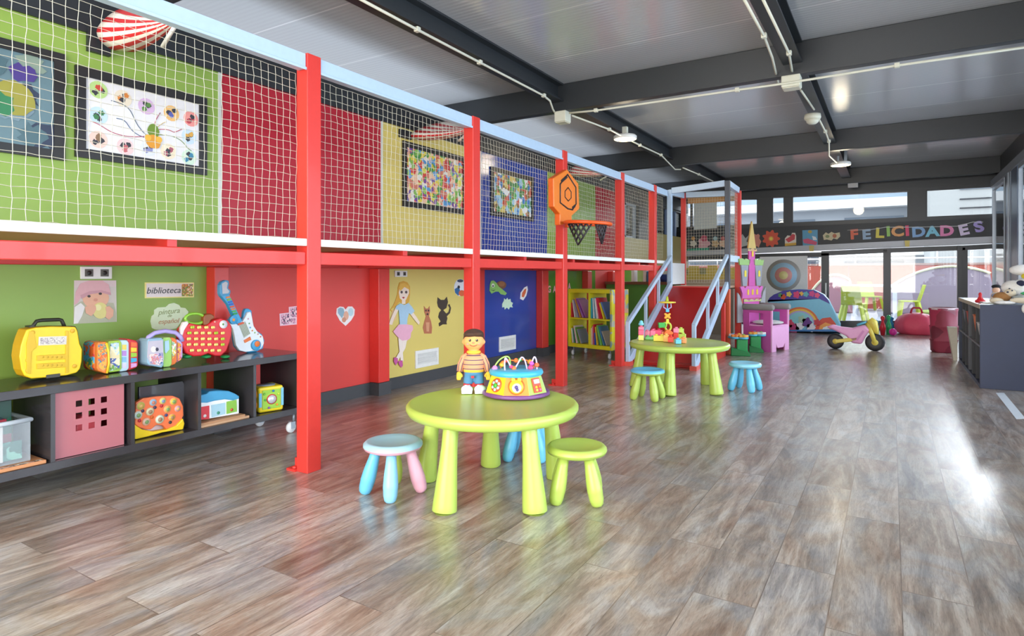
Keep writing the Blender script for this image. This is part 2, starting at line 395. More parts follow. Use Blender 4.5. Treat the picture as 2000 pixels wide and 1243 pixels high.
# lower glazing: fixed pane at left, two sliding doors, side light
dk = 1
def door(px0, px1, yt0, yt1, st=8, hand=None, Yp=YW+0.02, sill=627):
    global dk
    b = MB()
    quad(b, (px0, yt0-4), (px1, yt1-4), (px1, yt1+5), (px0, yt0+5), Yp, 0.06, FR)
    quad(b, (px0, yt0), (px0+st, yt0), (px0+st, 646), (px0, 646), Yp, 0.06, FR)
    quad(b, (px1-st, yt1), (px1, yt1), (px1, 646), (px1-st, 646), Yp, 0.06, FR)
    quad(b, (px0, sill), (px1, sill), (px1, 650), (px0, 650), Yp, 0.06, FR)
    o = struct(b.build('door_%d' % dk)); dk += 1
    g = MB(); quad(g, (px0+st-1, yt0), (px1-st+1, yt1), (px1-st+1, sill+1), (px0+st-1, sill+1), Yp+0.03, 0.006, GLASS); g.build('glass_pane', o)
    if hand:
        h = MB(); p = at_y(hand[0], hand[1], Yp-0.03); h.box(p.x-0.012, p.x+0.012, p.y-0.03, p.y+0.03, p.z-0.14, p.z+0.14, WHITE); h.build('door_handle', o, bevel=0.005)
    return o
door(1330, 1608, 504, 497, 4)
door(1604, 1740, 495, 488.5, 15, (1613, 566), Yp=YW+0.0)
door(1732, 1878, 489, 484, 8, Yp=YW+0.07)
door(1880, 1956, 484, 480, 10)
b = MB(); quad(b, (1870, 480), (1880, 480), (1880, 645), (1870, 645), YW, 0.14, FR); struct(b.build('trim_%d' % tn)); tn += 1

# ---- right glass wall
RW = 1.62
ys = [14.45, 12.98, None, 11.7, 10.2, 8.7, 7.2, 5.7, 4.2, 2.7, 1.2, -0.3, -1.8, -3.3]
k = 7
for y1, y0 in zip(ys, ys[1:]):
    if y0 is None or y1 is None: continue
    b = MB()
    for a, c in ((y0+0.02, y0+0.07), (y1-0.09, y1-0.02)): b.box(RW-0.03, RW+0.03, a, c, 0.03, 2.72, ALU)
    b.box(RW-0.03, RW+0.03, y0+0.07, y1-0.09, 2.66, 2.72, ALU); b.box(RW-0.03, RW+0.03, y0+0.07, y1-0.09, 0.03, 0.11, ALU)
    o = struct(b.build('window_%d' % k)); k += 1; g = MB(); g.box(RW-0.004, RW+0.004, y0+0.06, y1-0.06, 0.1, 2.68, GLASS); g.build('glass_pane', o)
b = MB(); b.box(RW-0.02, RW+0.16, 12.70, 12.97, 0, 2.85, BLACKST); b.box(RW-0.04, RW+0.05, 12.3, 12.69, 0.03, 2.72, mat('#8794a4', 0.35)); b.box(RW-0.05, RW+0.02, 12.45, 12.5, 0.03, 2.72, ALU); b.box(RW-0.03, RW+0.1, 11.72, 12.29, 0.03, 2.72, mat('#4c5a6c', 0.35)); struct(b.build('trim_%d' % tn)); tn += 1
for y in (8.7, 5.7, 2.7):
    b = MB(); b.box(RW+0.04, RW+0.16, y-0.07, y+0.03, 0, 2.85, BLACKST); struct(b.build('trim_%d' % tn, bevel=0.005)); tn += 1
b = MB(); b.box(RW-0.05, RW+0.06, -4, 14.45, 2.72, 2.85, mat('#7c838c', 0.4)); struct(b.build('trim_%d' % tn)); tn += 1
b = MB(); b.box(RW-0.05, RW+0.05, -4, 14.45, 0, 0.03, ALU); struct(b.build('trim_%d' % tn)); tn += 1

# ================================================================== OUTSIDE
b = MB(); b.box(-30, 30, 14.64, 60, -0.14, -0.02, mat('#8f9097', 0.6, var=0.08, scale=2)); struct(b.build('terrace_floor'))
b = MB(); b.box(1.95, 30, -10, 14.6, -0.14, -0.02, mat('#94959a', 0.6)); struct(b.build('terrace_floor'))
def outside_thing():
    b = MB()
    for i in range(14):
        b.box(-12+i*1.8+0.01, -12+(i+1)*1.8-0.01, 23, 23.1, 0, 1.40, mat('#a34a38', 0.6, var=0.1, scale=2))
    b.box(-12, 13.2, 22.98, 23.14, 1.40, 1.46, '#9a7c70')
    tag(b.build('terrace_wall'), 'terracotta red parapet wall of the terrace behind the garden chairs', 'wall')
    b = MB()
    for z in (1.62, 1.86): b.tube([(-12, 23.05, z), (13, 23.05, z)], 0.025, WHITE)
    for i in range(12): b.tube([(-12+i*2.2, 23.05, 1.45), (-12+i*2.2, 23.05, 1.87)], 0.02, WHITE)
    tag(b.build('terrace_railing'), 'thin white railing on top of the terracotta parapet', 'railing')
    t = thing('apartment_building', 'large white building with balconies and grey windows across the street', 'building', (0, 42, 0))
    b = MB(); b.box(-34, 30, 42, 50, -2, 7.6, mat('#a4a8ac', 0.7)); b.build('wall', t)
    for z in (0.6, 3.2, 6.0):
        for i in range(12):
            x = -30+i*4.6; f = MB(); f.box(x, x+3.0, 41.9, 42.02, z, z+1.3, mat('#5c6874', 0.3)); f.build('window', t)
        f = MB(); f.box(-34, 30, 41.0, 42, z-1.0, z-0.5, WHITE); f.box(-34, 30, 41.0, 41.06, z-0.5, z-0.1, mat('#98a8b4', 0.3)); f.build('balcony', t)
    # lower block with louvred windows, right
    t = thing('apartment_building', 'cream block with dark slatted windows seen through the right clerestory window', 'building', (8, 34, 0))
    b = MB(); b.box(1.5, 20, 34, 40, 0, 6.6, mat('#a9a9a4', 0.7)); b.build('wall', t)
    for x in (2.6, 6.6, 10.6):
        f = MB(); f.box(x, x+1.6, 33.94, 34.02, 4.9, 5.6, mat('#6f7a84', 0.4)); f.build('window', t)
        f = MB(); f.box(x, x+1.6, 33.94, 34.02, 4.45, 4.5, mat('#2a2a2c', 0.4)); f.box(x, x+1.6, 33.94, 34.02, 4.05, 4.1, mat('#2a2a2c', 0.4)); f.build('slat', t, bevel=0.0)
outside_thing()

# ================================================================== PLAY DECK WITH NETS
post_y = [2.35, 3.93, 5.46, 7.0, 8.2]
post_names = ['nearest tall red post, in front of the black bookcase end', 'second tall red post, beside the doll and yellow wall', 'third tall red post, the one carrying the basketball hoop',
              'fourth tall red post, beside the yellow bookcase', 'fifth tall red post, just before the light blue slide railing']
for i, y in enumerate(post_y):
    hw = (0.048, 0.048, 0.045, 0.045, 0.045)[i]
    t = thing('red_post', post_names[i], 'post', (PX-0.045, y, 0))
    b = MB(); b.box(PX-0.09, PX, y-hw, y+hw, 0.0, 2.325, RED); b.build('column', t, bevel=0.004)
    b = MB(); b.box(PX-0.16, PX-0.09, y-0.06, y+0.03, 0, 0.012, RED); b.box(PX-0.15, PX-0.09, y-0.01, y+0.002, 0.012, 0.06, RED)
    b.ell((PX-0.12, y-0.035, 0.015), (0.014, 0.014, 0.01), RED); b.build('foot_bracket', t)
# light blue top rails between posts
bays = [(-0.8, 2.30)]+[(post_y[i]+0.048, post_y[i+1]-0.048) for i in range(4)]+[(8.25, 8.76)]
bay_txt = ['left of the nearest post', 'between the nearest and second posts', 'between the second and third posts', 'between the hoop post and fourth post', 'between the fourth and fifth posts', 'between the fifth post and the slide tower']
for (y0, y1), tx in zip(bays, bay_txt):
    b = MB(); b.box(PX-0.07, PX-0.01, y0, y1, 2.235, 2.32, LBLUE); b.box(PX-0.008, PX, y0, y1, 2.228, 2.245, LBLUE)
    tag(b.build('top_rail', bevel=0.004), 'light blue top rail '+tx, 'rail', 'top rails of the play deck')
# deck
t = thing('play_deck', 'raised wooden play deck with white edge and red beams along the coloured wall', 'deck', (-3.4, 4, 1.15))
for y0, y1 in [(-0.8, 2.30)]+[(post_y[i]+0.05, post_y[i+1]-0.05) for i in range(4)]+[(8.25, 8.75)]:
    b = MB(); b.box(PX-0.03, PX, y0, y1, 1.258, 1.298, mat('#f0eee8', 0.4)); b.box(PX-0.06, PX-0.03, y0, y1, 1.285, 1.298, mat('#f0eee8', 0.4)); b.build('edge_strip', t, bevel=0.003)
b = MB(); b.box(WX+0.01, PX-0.095, -0.8, 8.75, 1.265, 1.284, mat('#b08a58', 0.6)); b.build('floor_board', t)
for y0, y1 in [(-0.8, 2.30)]+[(post_y[i]+0.05, post_y[i+1]-0.05) for i in range(4)]+[(8.25, 8.75)]:
    b = MB(); b.box(PX-0.065, PX-0.012, y0, y1, 1.155, 1.226, RED); b.build('front_beam', t, bevel=0.004)
b = MB(); b.box(WX+0.02, WX+0.09, -0.8, 8.75, 1.155, 1.226, REDD); b.build('rear_beam', t, bevel=0.004)
for y in (0.1, 1.56, 2.42, 3.12, 3.99, 4.7, 5.52, 5.68, 6.3, 7.07, 7.6, 8.26):
    b = MB(); b.box(WX+0.02, PX-(0.1 if any(abs(y-q) < 0.075 for q in post_y) else 0.015), y-0.022, y+0.022, 1.2265, 1.264, REDD); b.build('joist', t)
for y in (2.35, 3.93, 5.46, 7.0, 8.2):
    b = MB(); b.box(WX+0.1, PX-0.095, y-0.03, y+0.03, 1.16, 1.222, REDD); b.build('cross_beam', t)
col_txt = ['between the green and red wall panels behind the guitar', 'between the red and yellow wall panels', 'against the yellow wall behind the second post', 'at the right end of the blue wall panel', 'behind the yellow bookcase, left', 'behind the yellow bookcase, right']
for (y0, y1, x1), tx in zip([(2.55, 2.66, 0.1), (4.13, 4.27, 0.12), (5.80, 5.90, 0.08), (7.25, 7.42, 0.1), (8.7, 8.85, 0.1), (9.7, 9.85, 0.1)], col_txt):
    b = MB(); b.box(WX+0.001, WX+x1, y0, y1, 0.115, 1.154, RED); b.build
    t = thing('red_wall_post', 'short red wall post '+tx, 'post', (WX+0.05, (y0+y1)/2, 0), 0)
    b.build('column', t, bevel=0.004)
    c = MB(); c.box(WX+0.016, WX+x1+0.01, y0-0.01, y1+0.01, 0, 0.114, mat('#46474a', 0.45)); c.build('skirting', t)
# nets
NET = mat('#d6d1be', 0.7, var=0)
def net(f, nu, nv, r, name, label, sag=0.008):
    """rope grid; f(u, v) gives a point for u, v in 0..1"""
    b = MB(); m = b.mi(NET); seed = random.Random(len(label))
    J = [[f(i/nu, j/nv)+Vector((seed.uniform(-1, 1)*sag*0.6, seed.uniform(-1, 1)*sag, seed.uniform(-1, 1)*sag)) for j in range(nv+1)] for i in range(nu+1)]
    def strand(P):
        n = len(P); rings = []
        for i, p in enumerate(P):
            d = (P[min(i+1, n-1)]-P[max(0, i-1)]).normalized(); a = Vector((0, 0, 1)) if abs(d.z) < 0.7 else Vector((0, 1, 0))
            u = d.cross(a).normalized(); v = d.cross(u)
            rings.append([b.bm.verts.new(p+u*math.cos(q)*r+v*math.sin(q)*r) for q in (0, 2.094, 4.189)])
        for A, B in zip(rings, rings[1:]):
            for k in range(3): b.face([A[k], A[(k+1) % 3], B[(k+1) % 3], B[k]], m, True)
    for i in range(nu+1): strand(J[i])
    for j in range(nv+1): strand([J[i][j] for i in range(nu+1)])
    return tag(b.build(name), label, 'net', 'rope safety nets of the play deck')
for (y0, y1), tx in zip(bays, bay_txt):
    if y0 < 0: y0 = 0.4
    nu = max(3, round((y1-y0)/0.0455))
    net(lambda u, v: Vector((PX-0.085+0.015*math.sin(u*9)*math.sin(v*PI), y0+0.008+(y1-y0-0.016)*u, 1.304+0.918*v)), nu, 21, 0.0016, 'safety_net', 'white knotted rope net '+tx, 0.0032)

# striped fabric canopies above the deck
STR, STW = mat('#c8262c', 0.6), mat('#eee8de', 0.6)
def canopy(arc, tip, plate, label):
    """fan of striped cloth stretched from an arc on the wall to a point over the deck"""
    T = at_x(tip[0], tip[1], -3.30); A = onx(arc, WX+0.05)
    t = thing('striped_canopy', label, 'canopy', A[len(A)//2]); n = 26; k = 10
    def arcp(s):
        f = s*(len(A)-1); i = min(int(f), len(A)-2); q = f-i
        p0, p1, p2, p3 = A[max(i-1, 0)], A[i], A[i+1], A[min(i+2, len(A)-1)]
        return 0.5*((2*p1)+(p2-p0)*q+(2*p0-5*p1+4*p2-p3)*q*q+(-p0+3*p1-3*p2+p3)*q**3)
    b = MB(); s1, s2 = b.mi(STR), b.mi(STW); G = []
    for i in range(n+1):
        a = arcp(i/n); c = (a+T)/2+Vector((0.12, -0.02, -0.07)); G.append([b.bm.verts.new(a*(1-u)**2+c*2*u*(1-u)+T*u*u) for u in [j/k*0.97 for j in range(k+1)]])
    for i in range(n):
        for j in range(k): b.face([G[i][j], G[i+1][j], G[i+1][j+1], G[i][j+1]], (s1, s2)[(i//2) % 2], True)
    o = b.build('striped_cloth', t); so = o.modifiers.new('s', 'SOLIDIFY'); so.thickness = 0.004
    P = onx(plate, WX+0.001); ys = [p.y for p in P]; zs = [p.z for p in P]
    b = MB(); b.box(WX+0.001, WX+0.03, min(ys), max(ys), min(zs), max(zs), WK); b.build('wall_plate', t)
    m0 = A[-1]*0.35+T*0.65; b = MB(); b.tube([m0+Vector((0.0, 0, -0.09)), T], 0.012, WHITE); b.build('strut', t)
canopy([(275, 6), (232, 18), (205, 36), (189, 58), (196, 80), (222, 98), (262, 102)], (352, 34), [(168, 45), (212, 112)], 'red and white striped canopy above the white puzzle poster')
canopy([(880, 236), (845, 243), (820, 252), (803, 263), (812, 272), (838, 274)], (930, 247), [(778, 252), (800, 274)], 'red and white striped canopy above the busy cartoon poster')
canopy([(1150, 318), (1128, 322), (1114, 330), (1110, 340), (1124, 346)], (1200, 336), [(1096, 330), (1108, 344)], 'red and white striped canopy behind the hoop, farthest along the wall')

# posters on the upper wall
BLKF = mat('#211f20', 0.4)
def poster(q, label, art, gl=True):
    t = thing('framed_poster', label, 'poster', at_x((q[0][0]+q[1][0])/2, q[3][1], WX))
    P = onx(q, WX+0.02); ys = [p.y for p in P]; zs = [p.z for p in P]
    y0, y1 = max(min(ys), 1.0), max(ys); z0, z1 = sum(zs[2:])/2, sum(zs[:2])/2
    f = MB(); fw = 0.055
    if q[0][0] < 0: y0 = 0.9
    for bx in ((y0, y1, z1-fw, z1), (y0, y1, z0, z0+fw), (y0, y0+fw, z0+fw, z1-fw), (y1-fw, y1, z0+fw, z1-fw)): f.box(WX, WX+0.02, *bx, BLKF)
    f.build('frame', t); a = MB(); a.box(WX+0.001, WX+0.008, y0+fw, y1-fw, z0+fw, z1-fw, art if not callable(art) else '#e9e7ea')
    if callable(art): art(a, y0+fw, y1-fw, z0+fw, z1-fw)
    a.build('print', t)
def blob(a, y, z, r, m, o=0, n=16, sy=1, seed=0, w=0.0):
    rg = random.Random(seed); x = WX+0.009+o
    a.prism([(x, y+r*sy*math.cos(2*PI*i/n)*(1+w*rg.uniform(-1, 1)), z+r*math.sin(2*PI*i/n)*(1+w*rg.uniform(-1, 1))) for i in range(n)], (0.0008, 0, 0), m)
def art_leaf(a, y0, y1, z0, z1):
    W, H = y1-y0, z1-z0; rg = random.Random(3)
    a.box(WX+0.008, WX+0.0085, y0, y1, z0, z1, '#64808a')
    for i in range(26): blob(a, y0+W*rg.random()*0.92+0.03, z0+H*(0.08+0.84*rg.random()), 0.03+0.05*rg.random(), rg.choice(['#4d6a74', '#86998c', '#566840', '#2f3a52', '#768e9c', '#94895e']), o=0.0003+i*1e-4, seed=i, w=0.35)
    for i, (u, v, r, c) in enumerate([(0.35, 0.55, 0.07, '#c9a63c'), (0.72, 0.5, 0.085, '#98933b'), (0.5, 0.56, 0.035, '#c2332e'), (0.78, 0.78, 0.05, '#4b3a86'), (0.3, 0.25, 0.09, '#dcb9a0'), (0.62, 0.4, 0.06, '#2f7a4f')]):
        blob(a, y0+W*u, z0+H*v, r, c, o=0.004+i*2e-4, seed=i+50, w=0.25, sy=1.3)
def art_map(a, y0, y1, z0, z1):
    W, H = y1-y0, z1-z0
    spots = [(0.1, 0.86, '#b9d98a', '#c94a3a'), (0.3, 0.82, '#e9ddc8', '#d7843c'), (0.5, 0.78, '#d9b8dd', '#5f8d4a'), (0.73, 0.76, '#eebf7a', '#5a62b0'), (0.92, 0.74, '#ef9a94', '#c84b55'),
             (0.1, 0.5, '#c3dceb', '#3f7d4d'), (0.1, 0.16, '#f3cfc3', '#8a6b50'), (0.9, 0.45, '#c9def0', '#d9a54a'), (0.9, 0.12, '#cfe6d2', '#3d86a8'), (0.32, 0.12, '#f0cfd0', '#c76a70'), (0.52, 0.16, '#e0e4ea', '#8d90c0'), (0.7, 0.16, '#efe1c5', '#a85a6a')]
    for i, (u, v, c1, c2) in enumerate(spots):
        blob(a, y0+W*u, z0+H*v, 0.052, c1, seed=i); 
        for k in range(4): blob(a, y0+W*u+0.018*math.cos(k*1.7+i), z0+H*v+0.02*math.sin(k*2.3+i), 0.016, c2 if k % 2 else '#3c3c44', o=0.001+k*2e-4, seed=i*9+k, w=0.3)
    cy, cz = y0+W*0.56, z0+H*0.36
    for i, (u, v, c) in enumerate([(0.2, 0.75, '#33506b'), (0.22, 0.45, '#3b5c86'), (0.03, 0.33, '#c2506a'), (0.62, 0.72, '#a7456a'), (0.85, 0.6, '#c23c50'), (0.95, 0.3, '#6f8d4c'), (0.68, 0.62, '#d2ba7a')]):
        py, pz = y0+W*u, z0+H*v; pts = [(WX+0.0105, py+(cy-py)*s+0.02*math.sin(s*PI*2+i), pz+(cz-pz)*s+0.03*math.sin(s*PI*1.5+i)) for s in [k/10 for k in range(11)]]
        a.tube(pts, 0.0022, c, 4)
    blob(a, cy, cz+0.03, 0.045, '#6f8e2c', o=0.004, sy=0.8, w=0.1); blob(a, cy, cz-0.04, 0.045, '#e0992c', o=0.005, w=0.1)
    for s in (-1, 1): blob(a, cy+s*0.035, cz-0.02, 0.02, '#f0b640', o=0.006)
poster([(-60, 60), (128, 103), (122, 310), (-60, 292)], 'black framed blue grey fantasy poster at the far left of the upper wall', art_leaf)
poster([(148, 125), (405, 193), (403, 345), (150, 303)], 'black framed white puzzle poster of coloured paths and round pictures', art_map)
poster([(788, 276), (911, 306), (908, 418), (788, 405)], 'black framed crowded multicoloured cartoon party poster on yellow panel', confetti('art_party', ['#4f9a4a', '#e9d24a', '#d8453f', '#efe9e0', '#5e9ed6', '#8cc05a', '#d9806a', '#f3c8a8', '#7b4fa0', '#e8e05a'], 22))
poster([(960, 322), (1043, 350), (1041, 432), (962, 422)], 'dark framed seaside cartoon poster on the upper blue panel', confetti('art_sea', ['#9fc9e0', '#5fae5a', '#c9543c', '#e8e8ea', '#3f7ec0', '#8a6b3c', '#d9c060', '#4a8a50'], 16))

# ---- lower wall stickers, signs, sockets and vents
def decal(name, label, cat, layers, X=WX+0.001, t=0.003):
    """layers of (pixel outline on the wall, colour); each a little prouder than the last"""
    b = MB(); k = 0
    for pts, c in layers:
        b.prism(onx(pts, X+t+k*0.0006), (-(t+k*0.0006)+0.0002, 0, 0) if k == 0 else (-0.0006, 0, 0), c); k += 1
    return tag(b.build(name), label, cat)
def socket(q, label, n=2):
    P = onx([(q[0], q[1]), (q[2], q[3])], WX); y0, y1, z1, z0 = P[0].y, P[1].y, P[0].z, P[1].z
    t = thing('wall_socket', label, 'socket', (WX, (y0+y1)/2, z0)); b = MB(); b.box(WX, WX+0.012, y0, y1, z0, z1, WHITE); b.build('cover_plate', t, bevel=0.002)
    for i in range(n):
        c = y0+(y1-y0)*((i+0.5)/n); s = min((y1-y0)/n, z1-z0)*0.3
        d = MB(); d.box(WX+0.0125, WX+0.016, c-s, c+s, (z0+z1)/2-s, (z0+z1)/2+s, '#5a564e'); d.disc((WX+0.0165, c, (z0+z1)/2), s*0.6, (1, 0, 0), 0.001, '#2c2a28'); d.build('socket_insert', t)
socket((156, 521, 217, 545), 'white double socket plate above the baby photograph')
socket((770, 529, 794, 541), 'white double socket plate above the girl sticker')
socket((1057, 530, 1065, 540), 'small white socket at the edge of the blue panel', 1)
def vent(q, label):
    P = onx(q, WX); ys = [p.y for p in P]; zs = [p.z for p in P]; y0, y1 = min(ys), max(ys); z0, z1 = (zs[2]+zs[3])/2, (zs[0]+zs[1])/2
    t = thing('wall_vent', label, 'vent', (WX, (y0+y1)/2, z0)); b = MB(); f = 0.03
    for bx in ((y0, y1, z1-f, z1), (y0, y1, z0, z0+f), (y0, y0+f, z0+f, z1-f), (y1-f, y1, z0+f, z1-f)): b.box(WX, WX+0.014, *bx, WHITE)
    b.build('frame', t, bevel=0.002)
    b = MB(); b.box(WX, WX+0.002, y0+f, y1-f, z0+f, z1-f, '#4a4a4c')
    n = 6
    for i in range(n):
        z = z0+f+(z1-z0-2*f)*(i+0.5)/n; M = Matrix.Translation((WX+0.008, 0, z)) @ Matrix.Rotation(0.6, 4, 'Y'); b.box(-0.002, 0.002, y0+f, y1-f, -0.012, 0.012, WHITE, M)
    b.build('slats', t)
vent([(810, 686), (855, 679), (855, 712), (810, 720)], 'white slatted vent low on the yellow panel')
vent([(974, 659), (1006, 654), (1006, 682), (974, 688)], 'white slatted vent low on the blue panel')
# photograph of a baby eating an apple
decal('baby_photograph', 'square photograph of a baby in a pink knitted hat biting an apple', 'photo', [
    ([(145, 548), (227, 548), (228, 629), (144, 633)], '#cfc6bd'), ([(145, 548), (227, 548), (227, 560), (146, 562)], '#d9c5c4'),
    ([(145, 598), (158, 589), (222, 592), (227, 612), (227, 629), (144, 633)], '#b5b398'), ([(144, 633), (146, 600), (158, 592), (166, 600), (160, 618), (152, 632)], '#e4dfdc'),
    (circ(187, 582, 26, 22), '#e3ac8e'), ([(145, 596), (148, 570), (157, 554), (175, 548), (200, 548), (212, 556), (217, 574), (198, 569), (176, 571), (160, 578), (152, 592)], '#dba9ae'),
    ([(157, 577), (175, 569), (198, 567), (216, 572), (217, 577), (198, 572), (177, 575), (160, 584)], '#c9959c'),
    (circ(174, 579, 3.2, 2.4), '#3b2a26'), (circ(196, 574, 3.2, 2.4), '#3b2a26'), (circ(187, 586, 4, 3), '#d3917a'),
    (circ(196, 607, 15, 16), '#ddd183'), (circ(192, 601, 6, 6), '#e9e0a0'),
    ([(166, 600), (178, 595), (187, 598), (188, 604), (184, 612), (178, 618), (168, 612)], '#e2a98c'), ([(206, 600), (214, 598), (222, 606), (221, 618), (213, 625), (206, 620), (208, 610)], '#e2a98c')])
def wall_text(txt, px, py, size, c, shear=0, ang=0, o=0.006, bold=0):
    p = at_x(px, py, WX+o); M = Matrix.Translation(p) @ Matrix.Rotation(PI/2, 4, 'Z') @ Matrix.Rotation(PI/2, 4, 'X') @ Matrix.Rotation(ang, 4, 'Z')
    b = MB(); b.text(txt, size, c, M, 0.001, shear, bold); return b
t = thing('library_sign', 'white rectangular card with pale yellow border reading biblioteca', 'sign', at_x(331, 583, WX))
b = MB(); b.prism(onx([(283, 552), (379, 552), (379, 581), (283, 583)], WX+0.004), (-0.0035, 0, 0), '#efe08c'); b.prism(onx([(286, 554), (377, 554), (377, 579), (286, 581)], WX+0.0045), (-0.0005, 0, 0), '#e6dad8'); b.build('card', t)
wall_text('biblioteca', 320, 568, 0.058, '#333333', 0.25).build('lettering', t)
b = MB(); b.prism(onx([(355, 555), (377, 555), (377, 579), (355, 579)], WX+0.0052), (-0.0006, 0, 0), confetti('sign_picture', ['#d9863c', '#6f9a3a', '#f0e4c0', '#8f5a3a', '#b9b83c'], 60)); b.build('picture', t)
t = thing('cloud_sign', 'pale cloud shaped paper with handwritten words beside the apple toy', 'sign', at_x(331, 642, WX))
cl = [(297, 641), (294, 628), (296, 618), (301, 614), (301, 606), (308, 601), (324, 600), (330, 594), (340, 592), (350, 596), (353, 601), (362, 602), (368, 609), (366, 616), (357, 621), (352, 632), (344, 642), (320, 646), (303, 644)]
b = MB(); b.prism(onx(cl, WX+0.004), (-0.0035, 0, 0), '#d7e3bd'); b.build('cloud', t)
wall_text('pintura', 330, 609, 0.05, '#8f9a5e', 0.3, 0.05).build('lettering', t); wall_text('de', 331, 617, 0.03, '#8f9a5e', 0.3).build('lettering', t); wall_text('español', 329, 628, 0.045, '#c08a5e', 0.3).build('lettering', t)
PH = confetti('photo_faces', ['#5a3a52', '#d98aa6', '#efc9d0', '#3b3450', '#b8688c', '#f2e6e8'], 55)
for q, l in (([(546, 613), (581, 609), (581, 634), (547, 637)], 'pink framed snapshot on red wall, lowest of the three'), ([(564, 600), (597, 596), (597, 620), (565, 622)], 'white framed snapshot on red wall, middle of the three'), ([(582, 588), (597, 585), (597, 604), (583, 606)], 'violet framed snapshot on red wall, highest of the three')):
    b = MB(); k = 0.0015 if 'middle' in l else (0.003 if 'highest' in l else 0); b.prism(onx(q, WX+0.003+k), (-0.002, 0, 0), '#eec7d4')
    cx = sum(p[0] for p in q)/4; cy = sum(p[1] for p in q)/4
    b.prism(onx([(cx+(p[0]-cx)*0.8, cy+(p[1]-cy)*0.8) for p in q], WX+0.0036+k), (-0.0005, 0, 0), PH); tag(b.build('snapshot'), l, 'photo')
decal('heart_photograph', 'heart shaped photograph of smiling faces on the red wall', 'photo', [
    ([(675, 637), (664, 627), (657, 614), (658, 603), (664, 599), (671, 600), (675, 605), (680, 599), (688, 599), (693, 605), (692, 616), (686, 626)], '#e8e0e0'),
    ([(660, 612), (660, 604), (665, 601), (671, 603), (673, 612), (668, 622)], '#88a8b8'), (circ(676, 617, 5, 9), '#dba68c'), (circ(685, 610, 5, 8), '#b5d0d8'), (circ(672, 625, 4, 5), '#c98a6c')])
# girl sticker
G = []
G.append(([(768, 612), (762, 606), (768, 597), (772, 588), (776, 575), (777, 562), (780, 552), (788, 549), (796, 552), (801, 560), (801, 575), (799, 590), (792, 596), (780, 590), (772, 600), (764, 604)], '#dca53c'))
G.append(([(775, 622), (768, 630), (764, 620), (766, 608), (774, 601)], '#e6bf84'))
G.append(([(781, 560), (798, 559), (799, 573), (793, 586), (787, 588), (781, 583), (779, 572)], '#f3ddcb'))
G.append(([(785, 585), (792, 585), (792, 594), (785, 594)], '#f3ddcb'))
G.append(([(779, 562), (782, 555), (790, 553), (798, 559), (799, 566), (790, 561), (782, 569)], '#e6b54c'))
G.append((circ(784.5, 571, 2.3, 2.8, 10), '#5a4a4a')); G.append((circ(793.5, 571, 2.3, 2.8, 10), '#5a4a4a')); G.append(([(785, 581), (788, 580), (791, 581), (788, 584)], '#b03a44'))
G.append(([(773, 600), (768, 612), (762, 626), (760, 634), (766, 635), (770, 622), (778, 606)], '#f0d9c6'))
G.append(([(806, 609), (814, 620), (820, 630), (818, 635), (811, 627), (802, 615)], '#f0d9c6'))
G.append(([(774, 598), (782, 593), (790, 596), (798, 592), (805, 600), (810, 608), (803, 615), (799, 612), (796, 622), (795, 634), (781, 634), (780, 620), (779, 606), (773, 604)], '#a9c9de'))
G.append(([(779, 634), (796, 634), (806, 636), (807, 644), (803, 650), (802, 660), (795, 666), (786, 666), (776, 658), (768, 648)], '#eeb0c6'))
G.append(([(778, 660), (786, 666), (787, 690), (788, 706), (783, 706), (780, 684)], '#f3e3d6')); G.append(([(786, 666), (795, 664), (792, 680), (784, 694), (778, 704), (773, 700), (780, 688), (786, 678)], '#f3e3d6'))
G.append(([(778, 706), (786, 704), (787, 714), (784, 719), (779, 712)], '#c95a9a')); G.append(([(770, 698), (777, 700), (777, 708), (773, 714), (769, 706)], '#c95a9a'))
decal('girl_sticker', 'hand drawn sticker of a blonde girl in pink skirt and blue top', 'sticker', G)
decal('dog_sticker', 'small brown sitting dog sticker between girl and cat stickers', 'sticker', [
    ([(828, 598), (832, 603), (836, 603), (839, 598), (840, 608), (838, 618), (842, 628), (844, 640), (843, 652), (829, 652), (826, 640), (829, 628), (832, 618), (829, 610)], '#b9714f'), (circ(832, 607, 1.6, 2, 8), '#3a2a28'), (circ(837, 607, 1.6, 2, 8), '#3a2a28'), (circ(835, 614, 2, 2, 8), '#2f2422'), ([(832, 630), (839, 630), (838, 648), (833, 648)], '#d69a74')])
decal('cat_sticker', 'dark brown sitting cat silhouette with curled tail on yellow wall', 'sticker', [
    ([(855, 581), (861, 586), (868, 586), (873, 580), (875, 590), (872, 602), (866, 606), (871, 612), (874, 622), (872, 630), (873, 634), (865, 634), (858, 638), (857, 632), (861, 628), (856, 620), (858, 611), (862, 606), (856, 600), (854, 592)], '#42362c'),
    ([(870, 614), (876, 610), (878, 602), (875, 596), (878, 594), (881, 602), (879, 612), (873, 618)], '#42362c')])
decal('ball_sticker', 'round white blue and orange sticker beside the second red post', 'sticker', [(circ(899, 562, 12, 17), '#e8eaf0'), ([(888, 565), (896, 560), (900, 572), (895, 578), (889, 572)], '#2f6ba0'), (circ(902, 573, 6, 6), '#e2683a'), (circ(896, 561, 2.4, 3.2), '#1e2230'), (circ(899, 549, 6, 3), '#44506a')])
decal('turtle_sticker', 'green cartoon sea turtle with brown shell on the blue panel', 'sticker', [
    (circ(979, 557, 10, 8), '#7a4e34'), (circ(980, 555, 6, 5), '#a06a44'), ([(957, 556), (959, 549), (964, 548), (969, 552), (974, 560), (982, 566), (990, 573), (987, 577), (978, 575), (974, 570), (968, 570), (960, 574), (956, 568)], '#8cc063'), (circ(963, 558, 3, 4), '#f0f0e8'), (circ(963, 559, 1.4, 2), '#2a3a2a'), ([(957, 566), (964, 569), (968, 566), (963, 567)], '#3a5a34')])
